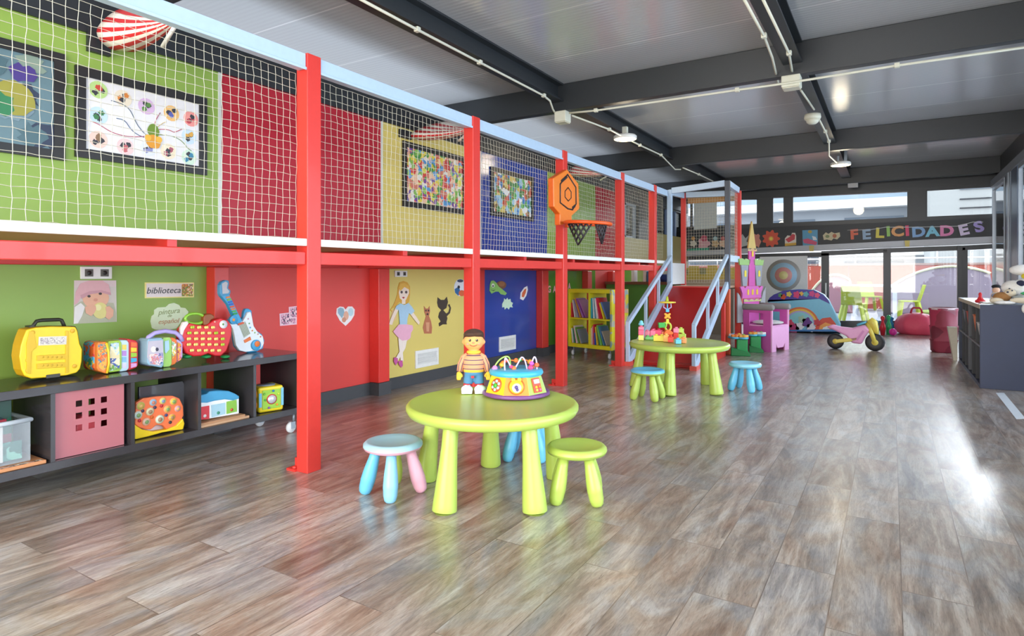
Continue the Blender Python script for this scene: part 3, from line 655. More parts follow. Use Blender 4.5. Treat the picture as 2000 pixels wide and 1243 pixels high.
decal('shell_sticker', 'pale green fan shaped coral sticker on the blue panel', 'sticker', [([(981, 594), (984, 588), (985, 583), (988, 586), (991, 582), (993, 586), (997, 584), (998, 590), (1002, 592), (1000, 597), (1002, 601), (996, 600), (994, 605), (990, 601), (986, 605), (985, 600), (981, 601)], '#c9e0c4')])
decal('feather_sticker', 'white edged orange leaf sticker on the blue panel', 'sticker', [([(1016, 584), (1017, 572), (1024, 562), (1030, 559), (1031, 566), (1028, 578), (1022, 587)], '#f0ecec'), ([(1019, 580), (1020, 572), (1025, 565), (1028, 564), (1027, 572), (1023, 581)], '#df6a3c')])
t = thing('pink_letters', 'pink wooden letters G A stuck on the dark green panel', 'letters', at_x(1080, 575, WX))
for ch, px in (('G', 1073), ('A', 1083), ('V', 1091), ('A', 1112)):
    wall_text(ch, px, 566 if px < 1100 else 560, 0.13, '#f0a8a8', 0, 0, 0.008, 0.004).build('letter', t)

# ================================================================== TABLES AND STOOLS
def make_table(loc, label, mL):
    t = thing('round_table', label, 'table', loc)
    R = 0.44; H = 0.45
    b = MB(); b.lathe([(0, H-0.06), (R-0.035, H-0.06), (R-0.012, H-0.052), (R, H-0.03), (R, H-0.016), (R-0.010, H-0.003), (R-0.022, H), (R-0.03, H-0.003), (0, H-0.003)], mL, seg=64)
    b.build('table_top', t, world=False)
    for a in (-92, -26, 58, 125, 192):
        a = math.radians(a); r0, r1 = 0.335, 0.385; c, s = math.cos(a), math.sin(a)
        b = MB(); n = 8; pts = []; rr = []
        prof = [(0, 0.037), (0.25, 0.038), (0.5, 0.044), (0.75, 0.052), (0.92, 0.057), (0.985, 0.058)]
        for f, r in prof: pts.append(((r0+(r1-r0)*f)*c, (r0+(r1-r0)*f)*s, (H-0.055)*(1-f)+0.001)); rr.append(r)
        b.tube(pts, rr, mL, 24)
        b.tube([(r1*c, r1*s, 0.0), (r1*c, r1*s, 0.006)], 0.046, mat('#7a8a34', 0.5), 20)
        b.build('leg', t, world=False, bevel=0.003)
    return t
tb = make_table((-1.747, 2.648, 0), 'nearer lime green round play table carrying the doll and bead toy', LIME)
t2 = copy_tree(tb, (-1.749, 5.916, 0), 0.12, 'farther lime green round play table covered with building bricks', scale=(1.07, 1.07, 1))
def make_stool(loc, label, seat, legs, rz=0, under=None, sc=1.0):
    t = thing('stool', label, 'stool', loc, rz); R, H = 0.148, 0.268
    b = MB(); b.lathe([(0, H-0.048), (R-0.03, H-0.048), (R-0.006, H-0.038), (R, H-0.026)], under or seat, seg=48)
    b.lathe([(R, H-0.026), (R-0.001, H-0.014), (R-0.012, H-0.003), (R-0.026, H-0.001), (R-0.05, H-0.010), (0, H-0.017)], seat, seg=48)
    b.build('seat', t, world=False)
    for i, m in enumerate(legs):
        a = PI/4+i*PI/2; c, s = math.cos(a), math.sin(a); b = MB(); pts = []; rr = []
        for f, r in [(0, 0.024), (0.2, 0.027), (0.45, 0.034), (0.62, 0.0365), (0.70, 0.037), (0.715, 0.036), (0.85, 0.034), (0.95, 0.028), (0.99, 0.018), (1.0, 0.008)]:
            q = 0.082+0.062*f; pts.append((q*c, q*s, (H-0.045)*(1-f)+0.0)); rr.append(r)
        b.tube(pts, rr, m, 20); b.build('leg', t, world=False)
    return t
make_stool((-2.137, 2.33, 0), 'stool with light blue seat on blue, green and pink legs', mat('#a5cfe0', 0.33, var=0.02), [SKY, SKY, LIME, LIME][:0] or [PINKP, LIME, SKY, mat('#8cc8e8', 0.33, var=0.02)], math.radians(-8), under=PINKP)
make_stool((-1.316, 2.743, 0), 'all lime green stool in front of the nearer round table', LIME, [LIME]*4, math.radians(25))
make_stool((-1.868, 3.2, 0), 'sky blue stool mostly hidden behind the nearer round table', SKY, [SKY]*4, math.radians(22))
make_stool((-1.835, 5.27, 0), 'stool with sky blue seat and lime green legs at farther table', SKY, [LIME]*4, math.radians(0), under=LIME)
make_stool((-1.185, 6.15, 0), 'all sky blue stool right of the farther round table', mat('#8fd0ea', 0.33, var=0.02), [SKY]*4, math.radians(-10))

# ---- doll (plain rag doll in striped sweater)
SK = mat('#eda865', 0.7, bump=0.2, scale=200); YEL = mat('#f0b93a', 0.7); JEAN = mat('#4f86b0', 0.8, bump=0.3, scale=300); NAVY = mat('#2b3560', 0.8)
SWE = mat('#e89a72', 0.8); REDC = mat('#c8323c', 0.6); WHT = mat('#eef0f4', 0.6)
t = thing('rag_doll', 'standing cloth doll in striped sweater, jeans and white toed red shoes on table', 'doll', (-1.955, 2.775, 0.45), math.radians(33))
def dz(z): return z
b = MB()   # head and neck, one skin
b.ell((0, 0, 0.284), (0.056, 0.050, 0.052), SK); b.ell((-0.054, 0.004, 0.280), (0.012, 0.009, 0.014), SK); b.ell((0.054, 0.004, 0.280), (0.012, 0.009, 0.014), SK)
b.tube([(0, 0, 0.20), (0, 0, 0.26)], 0.026, SK, 16); hd = b.build('head', t, world=False, remesh=0.005)
HR = mat('#4a3226', 0.9, bump=0.6, scale=150)
b = MB(); b.ell((0, 0.012, 0.318), (0.058, 0.052, 0.034), HR); b.ell((0, 0.024, 0.295), (0.060, 0.040, 0.048), HR); b.ell((-0.02, -0.036, 0.325), (0.034, 0.018, 0.012), HR); b.ell((0.024, -0.034, 0.327), (0.030, 0.018, 0.012), HR); b.build('hair', t, world=False, remesh=0.005)
for s in (-1, 1):
    b = MB(); b.ell((s*0.019, -0.048, 0.294), (0.0062, 0.004, 0.0072), '#2a211e'); b.ell((s*0.019-0.002, -0.0515, 0.297), (0.002, 0.0015, 0.002), WHT); b.build('eye', hd, world=False)
b = MB(); b.ell((0, -0.051, 0.281), (0.006, 0.005, 0.005), '#e0906c'); b.build('nose', hd, world=False)
b = MB(); b.tube([(x, -0.0505+abs(x)**2*7, z) for x, z in [(-0.02, 0.270), (-0.012, 0.2645), (0, 0.262), (0.012, 0.2645), (0.02, 0.270)]], 0.0018, '#b3423c', 6); b.build('mouth', hd, world=False)
for s in (-1, 1): b = MB(); b.ell((s*0.031, -0.041, 0.273), (0.008, 0.004, 0.006), '#ee9478'); b.build('cheek', hd, world=False)
# sweater torso with horizontal stripes
b = MB(); prof = []; ms = []; N = 26
for i in range(N+1):
    f = i/N; z = 0.118+0.105*f; r = 0.054-0.006*f-0.03*max(0, f-0.8)/0.2*1.0+0.006*math.sin(PI*f); prof.append((r, z))
for i in range(N):
    f = i/N; ms.append(YEL if f < 0.10 or f > 0.93 else (NAVY if (i % 6) in (4,) else SWE))
b.lathe(prof, ms, Matrix.Diagonal((1.05, 0.78, 1, 1)), 32); b.lathe([(0, 0.118), (0.054, 0.118)], YEL, Matrix.Diagonal((1.05, 0.78, 1, 1)), 32)
b.lathe([(0.034, 0.218), (0.040, 0.224), (0.036, 0.232), (0.02, 0.236)], YEL, Matrix.Diagonal((1.0, 0.9, 1, 1)), 24); b.build('sweater', t, world=False, smooth=True)
for s in (-1, 1):   # sleeves with vertical stripes and hands
    b = MB(); A = [(s*0.034, 0, 0.212), (s*0.054, 0, 0.196), (s*0.070, -0.004, 0.160), (s*0.077, -0.010, 0.120)]
    b.tube(A, [0.013, 0.017, 0.018, 0.016], SWE, 16)
    for k in range(6):
        a = k*PI/3; b.tube([(p[0]+r*math.cos(a), p[1]+r*math.sin(a), p[2]) for p, r in zip(A[1:], (0.0165, 0.0175, 0.0155))], 0.0022, NAVY, 5)
    b.build('sleeve', t, world=False)
    b = MB(); b.ell((s*0.080, -0.014, 0.105), (0.014, 0.012, 0.018), YEL)
    for k in range(3): b.tube([(s*(0.072+k*0.008), -0.018, 0.098), (s*(0.072+k*0.008), -0.024, 0.084-0.003*(k == 1)), (s*(0.073+k*0.007), -0.020, 0.074)], [0.006, 0.0058, 0.0045], YEL, 8)
    b.tube([(s*0.070, -0.018, 0.108), (s*0.063, -0.026, 0.100), (s*0.062, -0.027, 0.092)], [0.0065, 0.006, 0.005], YEL, 8); b.build('hand', t, world=False, remesh=0.003)
b = MB(); b.ell((0, 0, 0.112), (0.054, 0.040, 0.026), JEAN)
for s in (-1, 1): b.tube([(s*0.024, 0, 0.108), (s*0.028, 0, 0.08), (s*0.031, 0, 0.052)], [0.028, 0.028, 0.027], JEAN, 16)
b.build('jeans', t, world=False, remesh=0.005)
b = MB(); b.box(-0.012, 0.004, -0.043, -0.040, 0.088, 0.100, REDC); b.build('patch', t, world=False)
for s in (-1, 1):
    b = MB(); b.ell((s*0.034, 0.0, 0.034), (0.024, 0.030, 0.022), REDC); b.ell((s*0.034, 0.0, 0.048), (0.024, 0.024, 0.012), REDC); sh = b.build('shoe', t, world=False, remesh=0.004)
    b = MB(); b.ell((s*0.036, -0.022, 0.024), (0.033, 0.034, 0.024), WHT); b.box(s*0.036-0.030, s*0.036+0.030, -0.045, 0.022, 0.0005, 0.010, WHT); b.build('toe_cap', sh, world=False, remesh=0.004)
    b = MB()
    for k in range(3): b.tube([(s*0.034-0.014, -0.024+k*0.009, 0.046+k*0.002), (s*0.034+0.014, -0.020+k*0.009, 0.046+k*0.002)], 0.0022, WHT, 6)
    b.build('laces', sh, world=False)

# ---- activity centre with bead wires
t = thing('activity_toy', 'round eight sided activity toy with bead wires on the nearer table', 'toy', (-1.735, 2.862, 0.45), math.radians(31.6))
n = 8; R0, R1, h0, h1 = 0.176, 0.140, 0.020, 0.118
facets = ['#f07f30', '#9ccc3a', '#4fb3d9', '#e0457a', '#f2c230', '#8cc63c', '#f2c230', '#f09040']
PURP = mat('#7b4a86', 0.4)
b = MB(); b.lathe([(0, 0.001), (0.17, 0.001), (0.184, 0.008), (0.180, 0.022), (0.172, 0.024), (0, 0.024)], PURP, seg=48); b.build('base_ring', t, world=False)
b = MB(); cs = []
for i in range(n):
    a0 = -PI/2-PI/n+i*2*PI/n; a1 = a0+2*PI/n; col = ['#f29038', '#a9d35a', '#5cb8dc', '#e86a9a', '#f2c832', '#ea8a40', '#6ac06a', '#f4c428'][i]
    k0, k1 = [(R0*math.cos(a), R0*math.sin(a), h0) for a in (a0, a1)], [(R1*math.cos(a), R1*math.sin(a), h1) for a in (a0, a1)]
    m = b.mi(col); vs = [b.bm.verts.new(p) for p in (k0[0], k0[1], k1[1], k1[0])]; b.face(vs, m)
b.build('side_panels', t, world=False)
def on_facet(i, u, v, lift=0.0):
    a = -PI/2+i*2*PI/n; ap0, ap1 = R0*math.cos(PI/n), R1*math.cos(PI/n); r = ap0+(ap1-ap0)*v+lift
    return Vector((r*math.cos(a)-u*math.sin(a), r*math.sin(a)+u*math.cos(a), h0+(h1-h0)*v)), Vector((math.cos(a), math.sin(a), (ap0-ap1)/(h1-h0))).normalized()
def fdisc(b, i, u, v, r, m, lift, th=0.006, sy=1): p, q = on_facet(i, u, v, lift); b.disc(p, r, q, th, m, 20)
b = MB(); fdisc(b, 0, 0, 0.5, 0.043, '#e8762c', 0.004); fdisc(b, 0, 0, 0.5, 0.036, '#f4c83c', 0.007); fdisc(b, 0, 0.002, 0.44, 0.024, '#f2f0f0', 0.012); fdisc(b, 0, 0.0, 0.48, 0.010, '#5a4a8c', 0.015); fdisc(b, 0, 0.005, 0.36, 0.008, '#5a4a8c', 0.015); fdisc(b, 0, -0.016, 0.86, 0.011, '#f4c83c', 0.010); fdisc(b, 0, 0.016, 0.86, 0.011, '#f4c83c', 0.010); b.build('clock_face', t, world=False)
b = MB(); fdisc(b, 7, 0, 0.5, 0.037, '#e0602c', 0.004); 
for k in range(6): fdisc(b, 7, 0.022*math.cos(k*PI/3+PI/6), 0.5+0.22*math.sin(k*PI/3+PI/6), 0.008, '#b9d3dc', 0.009)
fdisc(b, 7, 0, 0.5, 0.012, '#4cb83c', 0.013); b.build('turning_wheel', t, world=False)
b = MB(); p, q = on_facet(1, 0, 0.5, 0.006); M = Matrix.Translation(p) @ q.to_track_quat('Z', 'Y').to_matrix().to_4x4(); b.box(-0.028, 0.028, -0.038, 0.038, -0.004, 0.004, '#e04a34', M); b.box(-0.02, 0.02, 0.008, 0.03, 0.004, 0.007, '#e9f2f4', M)
for k in range(4): b.ell(M @ Vector((-0.012+0.024*(k % 2), -0.010-0.016*(k//2), 0.006)), 0.007, ('#f4c83c', '#f28a3a', '#f4d060', '#e06a9a')[k])
b.build('toy_phone', t, world=False, bevel=0.002)
b = MB(); b.lathe([(0.142, 0.112), (0.148, 0.122), (0.143, 0.136), (0.128, 0.142), (0, 0.144)], mat('#45aed0', 0.35), seg=48); b.build('blue_lid', t, world=False)
def wire(pts, m, beads):
    P = [Vector(p) for p in pts]; fine = []
    for i in range(len(P)-1):
        p0, p1, p2, p3 = P[max(i-1, 0)], P[i], P[i+1], P[min(i+2, len(P)-1)]
        for k in range(6):
            s = k/6; fine.append(0.5*((2*p1)+(-p0+p2)*s+(2*p0-5*p1+4*p2-p3)*s*s+(-p0+3*p1-3*p2+p3)*s**3))
    fine.append(P[-1]); b = MB(); b.tube(fine, 0.0042, m, 8); wr = b.build('bead_wire', t, world=False)
    for f, c, r in beads:
        i = int(f*(len(fine)-1)); q = MB(); q.ell(fine[i], (r, r, r*0.85), c); q.ell(fine[i]+Vector((0, 0, r*0.5)), (r*0.7, r*0.7, r*0.5), c); q.build('bead', wr, world=False)
wire([(-0.115, -0.03, 0.14), (-0.11, -0.03, 0.165), (-0.085, -0.03, 0.195), (-0.055, -0.02, 0.208), (-0.035, -0.01, 0.195), (-0.03, 0, 0.14)], mat('#a9d86a', 0.35), [(0.08, '#d58ad0', 0.016)])
wire([(-0.06, -0.07, 0.14), (-0.062, -0.07, 0.17), (-0.058, -0.065, 0.205), (-0.045, -0.06, 0.19), (-0.03, -0.05, 0.16), (-0.012, -0.045, 0.148), (0.0, -0.04, 0.158), (0.016, -0.035, 0.185), (0.03, -0.03, 0.205), (0.046, -0.03, 0.19), (0.06, -0.03, 0.14)], mat('#dcc3e8', 0.35), [(0.5, '#f27a3a', 0.013), (0.42, '#e0457a', 0.011)])
wire([(-0.085, 0.0, 0.14), (-0.075, 0, 0.165), (-0.05, 0, 0.185), (0, 0, 0.183), (0.04, 0, 0.188), (0.075, 0, 0.175), (0.1, 0, 0.14)], mat('#f08038', 0.35), [(0.15, '#f2c23a', 0.015), (0.22, '#f28a3a', 0.014), (0.33, '#e8503a', 0.013), (0.52, '#f27a3a', 0.014), (0.6, '#3ca84a', 0.012), (0.85, '#f2a03a', 0.015)])
wire([(0.075, -0.04, 0.14), (0.085, -0.04, 0.18), (0.097, -0.04, 0.208), (0.108, -0.035, 0.19), (0.112, -0.03, 0.14)], mat('#d9c8ee', 0.35), [(0.12, '#e0457a', 0.015), (0.22, '#c45ac0', 0.013), (0.88, '#f06a3a', 0.014)])

# ================================================================== BLACK BOOKCASE AND ITS TOYS
BK = mat('#3c393c', 0.16, var=0.1, scale=8); BKE = mat('#59565a', 0.4)
SX0, SX1, SZ0, SZ1 = -3.95, -3.51, 0.135, 0.555
t = thing('low_bookcase', 'long low black open bookcase on casters under the green and red wall', 'bookcase', (-3.73, 1.8, 0))
b = MB(); b.box(SX0, SX1, 0.44, 2.93, SZ1-0.042, SZ1, BK); b.build('top_board', t, bevel=0.002)
b = MB(); b.box(SX0, SX1, 0.44, 2.93, SZ0, SZ0+0.042, BK); b.build('bottom_board', t, bevel=0.002)
for y in (0.44, 2.888): b = MB(); b.box(SX0, SX1, y, y+0.042, SZ0+0.042, SZ1-0.042, BK); b.build('end_panel', t, bevel=0.002)
for y in (0.63, 1.01, 1.39, 1.765, 2.145, 2.52): b = MB(); b.box(SX0+0.005, SX1-0.004, y, y+0.02, SZ0+0.042, SZ1-0.042, BK); b.build('divider', t)
CW = mat('#dfe0e2', 0.35); 
def caster(t, x, y, z, r=0.036):
    b = MB(); b.box(x-0.02, x+0.02, y-0.02, y+0.02, z-0.006, z, ALU); b.tube([(x, y, z-0.006), (x, y, 2*r)], 0.008, ALU, 10); b.box(x-0.014, x+0.014, y-0.02, y+0.006, 2*r-0.012, 2*r, ALU)
    for s in (-0.016, 0.012): b.box(x+s, x+s+0.003, y-0.03, y+0.004, r-0.01, 2*r, ALU)
    c = b.build('caster', t); w_ = MB(); M = Matrix.Translation((x, y-0.022, r)) @ Matrix.Rotation(PI/2, 4, 'Y'); w_.lathe([(0, -0.011), (r*0.45, -0.013), (r*0.5, -0.010), (r*0.9, -0.010), (r, -0.005), (r, 0.005), (r*0.9, 0.010), (r*0.5, 0.010), (r*0.45, 0.013), (0, 0.011)], CW, M, 24); w_.build('wheel', c)
for x, y in ((-3.56, 2.87), (-3.9, 2.87), (-3.56, 0.6), (-3.9, 0.6)): caster(t, x, y, SZ0, 0.038)

def slab(b, pts, X, t, m, ms=None): b.prism(onx(pts, X), (-t, 0, 0), m, ms); return b
ZT = SZ1
def drop(root, z):
    """set a traced toy down so its lowest point stands on z"""
    mn = 1e9
    def walk(o, M):
        nonlocal mn
        M2 = M @ Matrix.LocRotScale(o.location, o.rotation_euler, o.scale)
        if o.type == 'MESH':
            for v in o.data.vertices: mn = min(mn, (M2 @ v.co).z)
        for c in children(o): walk(c, M2)
    walk(root, Matrix()); root.location.z += z-mn+0.0005
# yellow carry case
CY = mat('#f2cb1c', 0.4, bump=0.15, scale=40); CB = mat('#2e3226', 0.5)
t = thing('carry_case', 'yellow plastic tool case with black handle standing on the bookcase', 'case', at_x(98, 730, -3.72))
X = -3.68
front = [(52, 637), (70, 633), (100, 631), (148, 632), (152, 640), (156, 665), (161, 676), (160, 700), (157, 714), (150, 722), (130, 727), (104, 730), (62, 733), (48, 728), (42, 716), (38, 690), (41, 668), (46, 652)]
b = MB(); slab(b, front, X, 0.10, CY, mat('#c99a14', 0.4)); b.build('front_shell', t, bevel=0.006, seg=3)
b = MB(); slab(b, [((x-99)*1.03+98, (y-682)*1.02+682) for x, y in front], X-0.10, 0.05, mat('#3a3c2c', 0.5)); b.build('back_shell', t, bevel=0.006)
b = MB()
for q in ([(72, 652), (128, 649), (128, 655), (72, 658)],): pass
for y in (688, 704): slab(b, [(72, y), (129, y-3), (129, y+7), (72, y+10)], X+0.005, 0.007, mat('#d9b012', 0.4))
slab(b, [(58, 640), (66, 640), (72, 672), (66, 676), (62, 680), (60, 724), (52, 722), (52, 664)], X+0.005, 0.007, mat('#d9b012', 0.4)); slab(b, [(128, 640), (134, 640), (134, 722), (128, 722)], X+0.005, 0.007, mat('#d9b012', 0.4))
for i in range(5):
    for y in (691, 707):
        p = at_x(84+i*9, y, X+0.006); b.disc(p, 0.006, (1, 0, 0), 0.003, mat('#c9a010', 0.4), 12)
for px, py in ((55, 697), (55, 717), (146, 709), (64, 643), (142, 640)): b.disc(at_x(px, py, X+0.004), 0.011, (1, 0, 0), 0.005, mat('#d9a51a', 0.4), 14)
b.build('moulded_ribs', t, bevel=0.0015)
b = MB(); p = at_x(103, 659, X+0.004); M = Matrix.Translation(p) @ Matrix.Rotation(-0.05, 4, 'X')
b.box(-0.003, 0.002, -0.062, 0.062, -0.022, 0.022, '#d8d2c4', M); b.box(0.002, 0.003, -0.055, 0.055, -0.016, 0.016, confetti('label_marks', ['#e4ded2', '#8a8580', '#d8d0c8', '#a89aa4'], 90), M); b.build('name_plate', t, bevel=0.001)
b = MB(); b.tube(onx([(62, 634), (67, 627), (71, 621), (82, 619), (115, 618), (120, 619), (123, 625), (126, 632)], X-0.07), 0.0095, mat('#26281e', 0.5), 8); slab(b, [(57, 630), (68, 629), (68, 636), (57, 637)], X-0.05, 0.05, '#26281e'); b.build('handle', t)
b = MB(); slab(b, [(91, 726), (118, 723), (118, 730), (91, 733)], X+0.006, 0.05, '#3e3b36'); b.build('latch', t, bevel=0.002)
drop(t, ZT)
# two book shaped rattles made of coloured boards
def bookroll(label, strips, X, name='board_book', handle=None):
    t = thing(name, label, 'toy', at_x(strips[0][0], 725, X))
    for pts0, pts1, yt0, yt1, yb0, yb1, th, c, dx in strips:
        b = MB(); r = 5
        out = [(pts0+1, yt0+r), (pts0+r*0.8, yt0), (pts1-r*0.8, yt1), (pts1, yt1+r), (pts1, yb1-r), (pts1-r*0.8, yb1), (pts0+r*0.8, yb0), (pts0+1, yb0-r)]
        slab(b, out, X+dx, th, c); b.build('board_page', t, bevel=0.005, seg=2)
    return t
st = [(182, 200, 672, 669, 726, 729, 0.12, confetti('bk_spine', ['#e86a2c', '#3f9a6a', '#c8323c', '#4fb3d9', '#f2c230'], 28), -0.03),
      (189, 212, 671, 670, 728, 733, 0.10, mat('#e08038', 0.35), 0.0), (209, 238, 669, 667, 731, 728, 0.10, mat('#a4c94a', 0.35), -0.005), (230, 252, 667, 667, 729, 727, 0.09, mat('#c3dce4', 0.35), -0.012), (246, 270, 664, 668, 727, 721, 0.10, mat('#cf2c34', 0.35), -0.02)]
t = bookroll('chunky toy book with orange, green and red board pages beside the yellow case', st, -3.66)
b = MB(); X = -3.658
slab(b, [(192, 675), (207, 674), (209, 690), (208, 722), (202, 727), (194, 722), (191, 700)], X, 0.004, confetti('bk_a', ['#e0602c', '#d9a060', '#f0b040', '#8a8a60', '#5a8a9a', '#e86a2c'], 50))
slab(b, [(216, 674), (232, 671), (234, 700), (234, 724), (216, 727), (214, 700)], X-0.003, 0.004, confetti('bk_b', ['#4a62a8', '#b9d3e0', '#e8d8a8', '#7aa84a', '#efe4c0'], 34))
for i, c in enumerate(('#ee6a3a', '#f2c832', '#9ac63c', '#3faad0', '#d9a0d0')): slab(b, [(256, 671+i*10.4), (267, 672+i*10), (267, 680+i*9.6), (256, 680+i*10.4)], X-0.017, 0.004, c)
for i, c in enumerate(('#e8d060', '#b98ad0', '#8abada', '#d8d0e8')): slab(b, [(239, 676+i*12), (247, 676+i*12), (247, 686+i*12), (239, 686+i*12)], X-0.010, 0.004, c)
b.build('page_pictures', t)
b = MB(); b.tube(onx([(208, 672), (212, 690), (213, 712), (209, 732)], X+0.004), 0.006, '#f2c62c', 8); b.build('yellow_bar', t)
drop(t, ZT)
st = [(283, 300, 664, 660, 707, 714, 0.12, mat('#b8a8dc', 0.35), -0.04), (287, 320, 659, 657, 711, 716, 0.10, mat('#8fb4c8', 0.35), 0.0), (316, 336, 657, 656, 715, 714, 0.09, mat('#a2cf6a', 0.35), -0.01), (330, 346, 656, 658, 712, 709, 0.09, mat('#ee7a34', 0.35), -0.018), (342, 357, 660, 664, 706, 700, 0.10, mat('#c9b4e4', 0.35), -0.03)]
t = bookroll('chunky toy book with lilac arch handle beside the apple toy', st, -3.62)
X = -3.618
b = MB(); slab(b, [(290, 664), (318, 662), (320, 700), (314, 712), (294, 709), (288, 695)], X+0.002, 0.004, mat('#c3bcc8', 0.4))
slab(b, [(291, 690), (318, 686), (318, 706), (311, 711), (294, 708)], X+0.0025, 0.004, confetti('bk_c', ['#7a8ab8', '#c3a8c8', '#e8d8d0', '#4a6a9a', '#d98a8a'], 50))
p = at_x(303, 671, X+0.004); 
for i, c in enumerate(('#e8e0d8', '#3c3c50')): slab(b, circ(300+i*7, 680, 5.2-i*2.2, 6-i*2.4), X+0.004+i*0.001, 0.003, c)
slab(b, [(322, 664), (330, 662), (331, 680), (324, 688), (322, 684)], X-0.006, 0.004, '#a9cfe0'); slab(b, [(336, 664), (344, 668), (344, 690), (336, 700)], X-0.014, 0.004, confetti('bk_d', ['#efe8e0', '#d98a4a', '#8ac0a0', '#e8c84a'], 50)); slab(b, [(347, 666), (354, 670), (354, 700), (347, 704)], X-0.026, 0.004, confetti('bk_e', ['#f2a030', '#c8323c', '#f2d060', '#ee8aa0'], 45)); b.build('page_pictures', t)
b = MB(); b.tube(onx([(285, 668), (290, 656), (302, 648), (322, 644), (342, 647), (352, 655), (356, 664)], -3.66), 0.013, mat('#b4a6e0', 0.35), 12); b.build('handle', t)
drop(t, ZT)
# apple alphabet toy
AR = mat('#d8242c', 0.3)
t = thing('apple_toy', 'red apple shaped alphabet toy with rows of cream letter buttons', 'toy', at_x(404, 702, -3.68)); X = -3.655
b = MB(); slab(b, [(362, 640), (372, 636), (392, 640), (404, 640), (418, 630), (432, 626), (446, 630), (453, 642), (453, 658), (448, 676), (443, 690), (432, 700), (420, 700), (408, 695), (394, 700), (378, 701), (364, 695), (356, 680), (352, 662), (354, 648)], X, 0.055, AR); b.build('body', t, bevel=0.008, seg=3)
b = MB(); slab(b, [(358, 634), (366, 632), (369, 636), (360, 650), (356, 664), (352, 662), (353, 646)], X+0.001, 0.02, mat('#e8dcd8', 0.3)); b.build('highlight_strip', t, bevel=0.003)
rows = [(644, [376, 389, 403, 416]), (655, [370, 383, 396, 409, 422, 435]), (666.5, [369, 383, 396, 409, 422, 435]), (677.5, [369, 382.5, 396, 409, 422, 435]), (689, [375, 389, 402, 415, 428])]
GB = {(0, 0), (1, 0), (1, 4), (2, 5), (3, 5)}
for j, (py, xs) in enumerate(rows):
    for i, px in enumerate(xs):
        b = MB(); p = at_x(px, py, X+0.006); m = '#b7cf3c' if (j, i) in GB else '#f3dc7c'
        for dy in (-0.006, 0.006): b.ell(p+Vector((0, dy, 0)), (0.005, 0.0085, 0.0095), m, seg=12)
        b.build('letter_button', t)
b = MB(); b.disc(at_x(437, 638, X+0.008), 0.026, (1, 0, 0.1), 0.008, mat('#eceef0', 0.3), 28); b.disc(at_x(436, 638, X+0.009), 0.007, (1, 0, 0), 0.003, '#6a9a4a', 12); b.build('round_screen', t)
b = MB(); b.disc(at_x(420, 633, X+0.006), 0.006, (1, 0, 0), 0.004, '#f0b0a0', 12); b.build('button', t)
b = MB(); b.tube(onx([(362+18*0+19+19*math.cos(a), 627+10*math.sin(a)) for a in [2*PI*i/20 for i in range(20)]], X-0.03), 0.009, mat('#8cc63c', 0.3), 10, closed=True); b.build('leaf_handle', t)
b = MB(); slab(b, [(398, 640), (398, 624), (402, 618), (412, 617), (419, 621), (420, 626), (412, 630), (408, 640)], X-0.01, 0.035, mat('#8c4a1e', 0.4)); b.build('stem', t, bevel=0.006)
for px in (365, 403, 440):
    b = MB(); c = at_x(px, 701, X-0.03); b.ell((c.x, c.y, c.z), (0.035, 0.026, 0.012), mat('#1f8a4a', 0.4)); b.build('foot', t)
drop(t, ZT)
# toy guitar leaning on the wall
GBL = mat('#3f9fcf', 0.35); GW = mat('#ecf0f2', 0.35)
t = thing('toy_guitar', 'blue and white toy electric guitar leaning against the red wall', 'toy', at_x(480, 688, -3.8)); X = -3.80
b = MB(); slab(b, [(445, 625), (450, 632), (456, 644), (457, 660), (460, 676), (468, 685), (486, 688), (502, 686), (514, 680), (517, 664), (512, 652), (500, 644), (494, 634), (493, 618), (492, 606), (486, 602), (480, 602), (477, 608), (475, 620), (470, 624), (458, 618)], X-0.02, 0.03, GBL); b.build('back_body', t, bevel=0.006)
b = MB(); slab(b, [(447, 628), (462, 632), (475, 626), (480, 618), (484, 609), (490, 608), (493, 620), (496, 636), (504, 648), (514, 656), (516, 670), (511, 680), (500, 684), (480, 687), (468, 684), (461, 674), (458, 655), (455, 642)], X, 0.025, GW); b.build('body', t, bevel=0.005)
b = MB(); slab(b, [(431, 576), (448, 573), (452, 582), (466, 612), (474, 626), (464, 634), (456, 616), (446, 594)], X+0.004, 0.035, GBL); b.build('neck', t, bevel=0.004)
b = MB(); slab(b, [(430, 556), (434, 549), (441, 546), (447, 547), (448, 554), (446, 562), (451, 567), (450, 574), (432, 578), (430, 572)], X+0.006, 0.035, mat('#4a98c4', 0.35)); b.build('headstock', t, bevel=0.004)
b = MB(); slab(b, [(434, 553), (441, 549), (445, 552), (443, 562), (448, 568), (446, 572), (435, 573)], X+0.009, 0.004, '#c7c3c8'); b.build('headstock_panel', t)
for i, c in enumerate(('#e8883a', '#7ab33c', '#2a6ac0', '#3a58b8', '#e0562c', '#e07a2c', '#4aa84a', '#2f9a4a')):
    b = MB(); cx, cy = 445.5+i*1.95, 579+i*4.6; slab(b, [(cx-4, cy), (cx+4, cy-1.6), (cx+5.2, cy+1.6), (cx-2.8, cy+3.2)], X+0.009, 0.007, c); b.build('key', t, bevel=0.001)
b = MB(); b.disc(at_x(457, 624, X+0.012), 0.030, (1, 0, 0.05), 0.02, GBL, 24); b.disc(at_x(457, 624, X+0.016), 0.010, (1, 0, 0), 0.006, '#f29a3a', 16); b.build('sound_dial', t, bevel=0.002)
b = MB(); slab(b, [(467, 633), (479, 627), (489, 651), (477, 659)], X+0.004, 0.008, '#c3c9b4'); 
for i in range(5): b.tube(onx([(469+i*2.4, 634-i*1.2), (478+i*2.4, 656-i*1.2)], X+0.005), 0.0012, '#8f9688', 5)
b.build('string_panel', t)
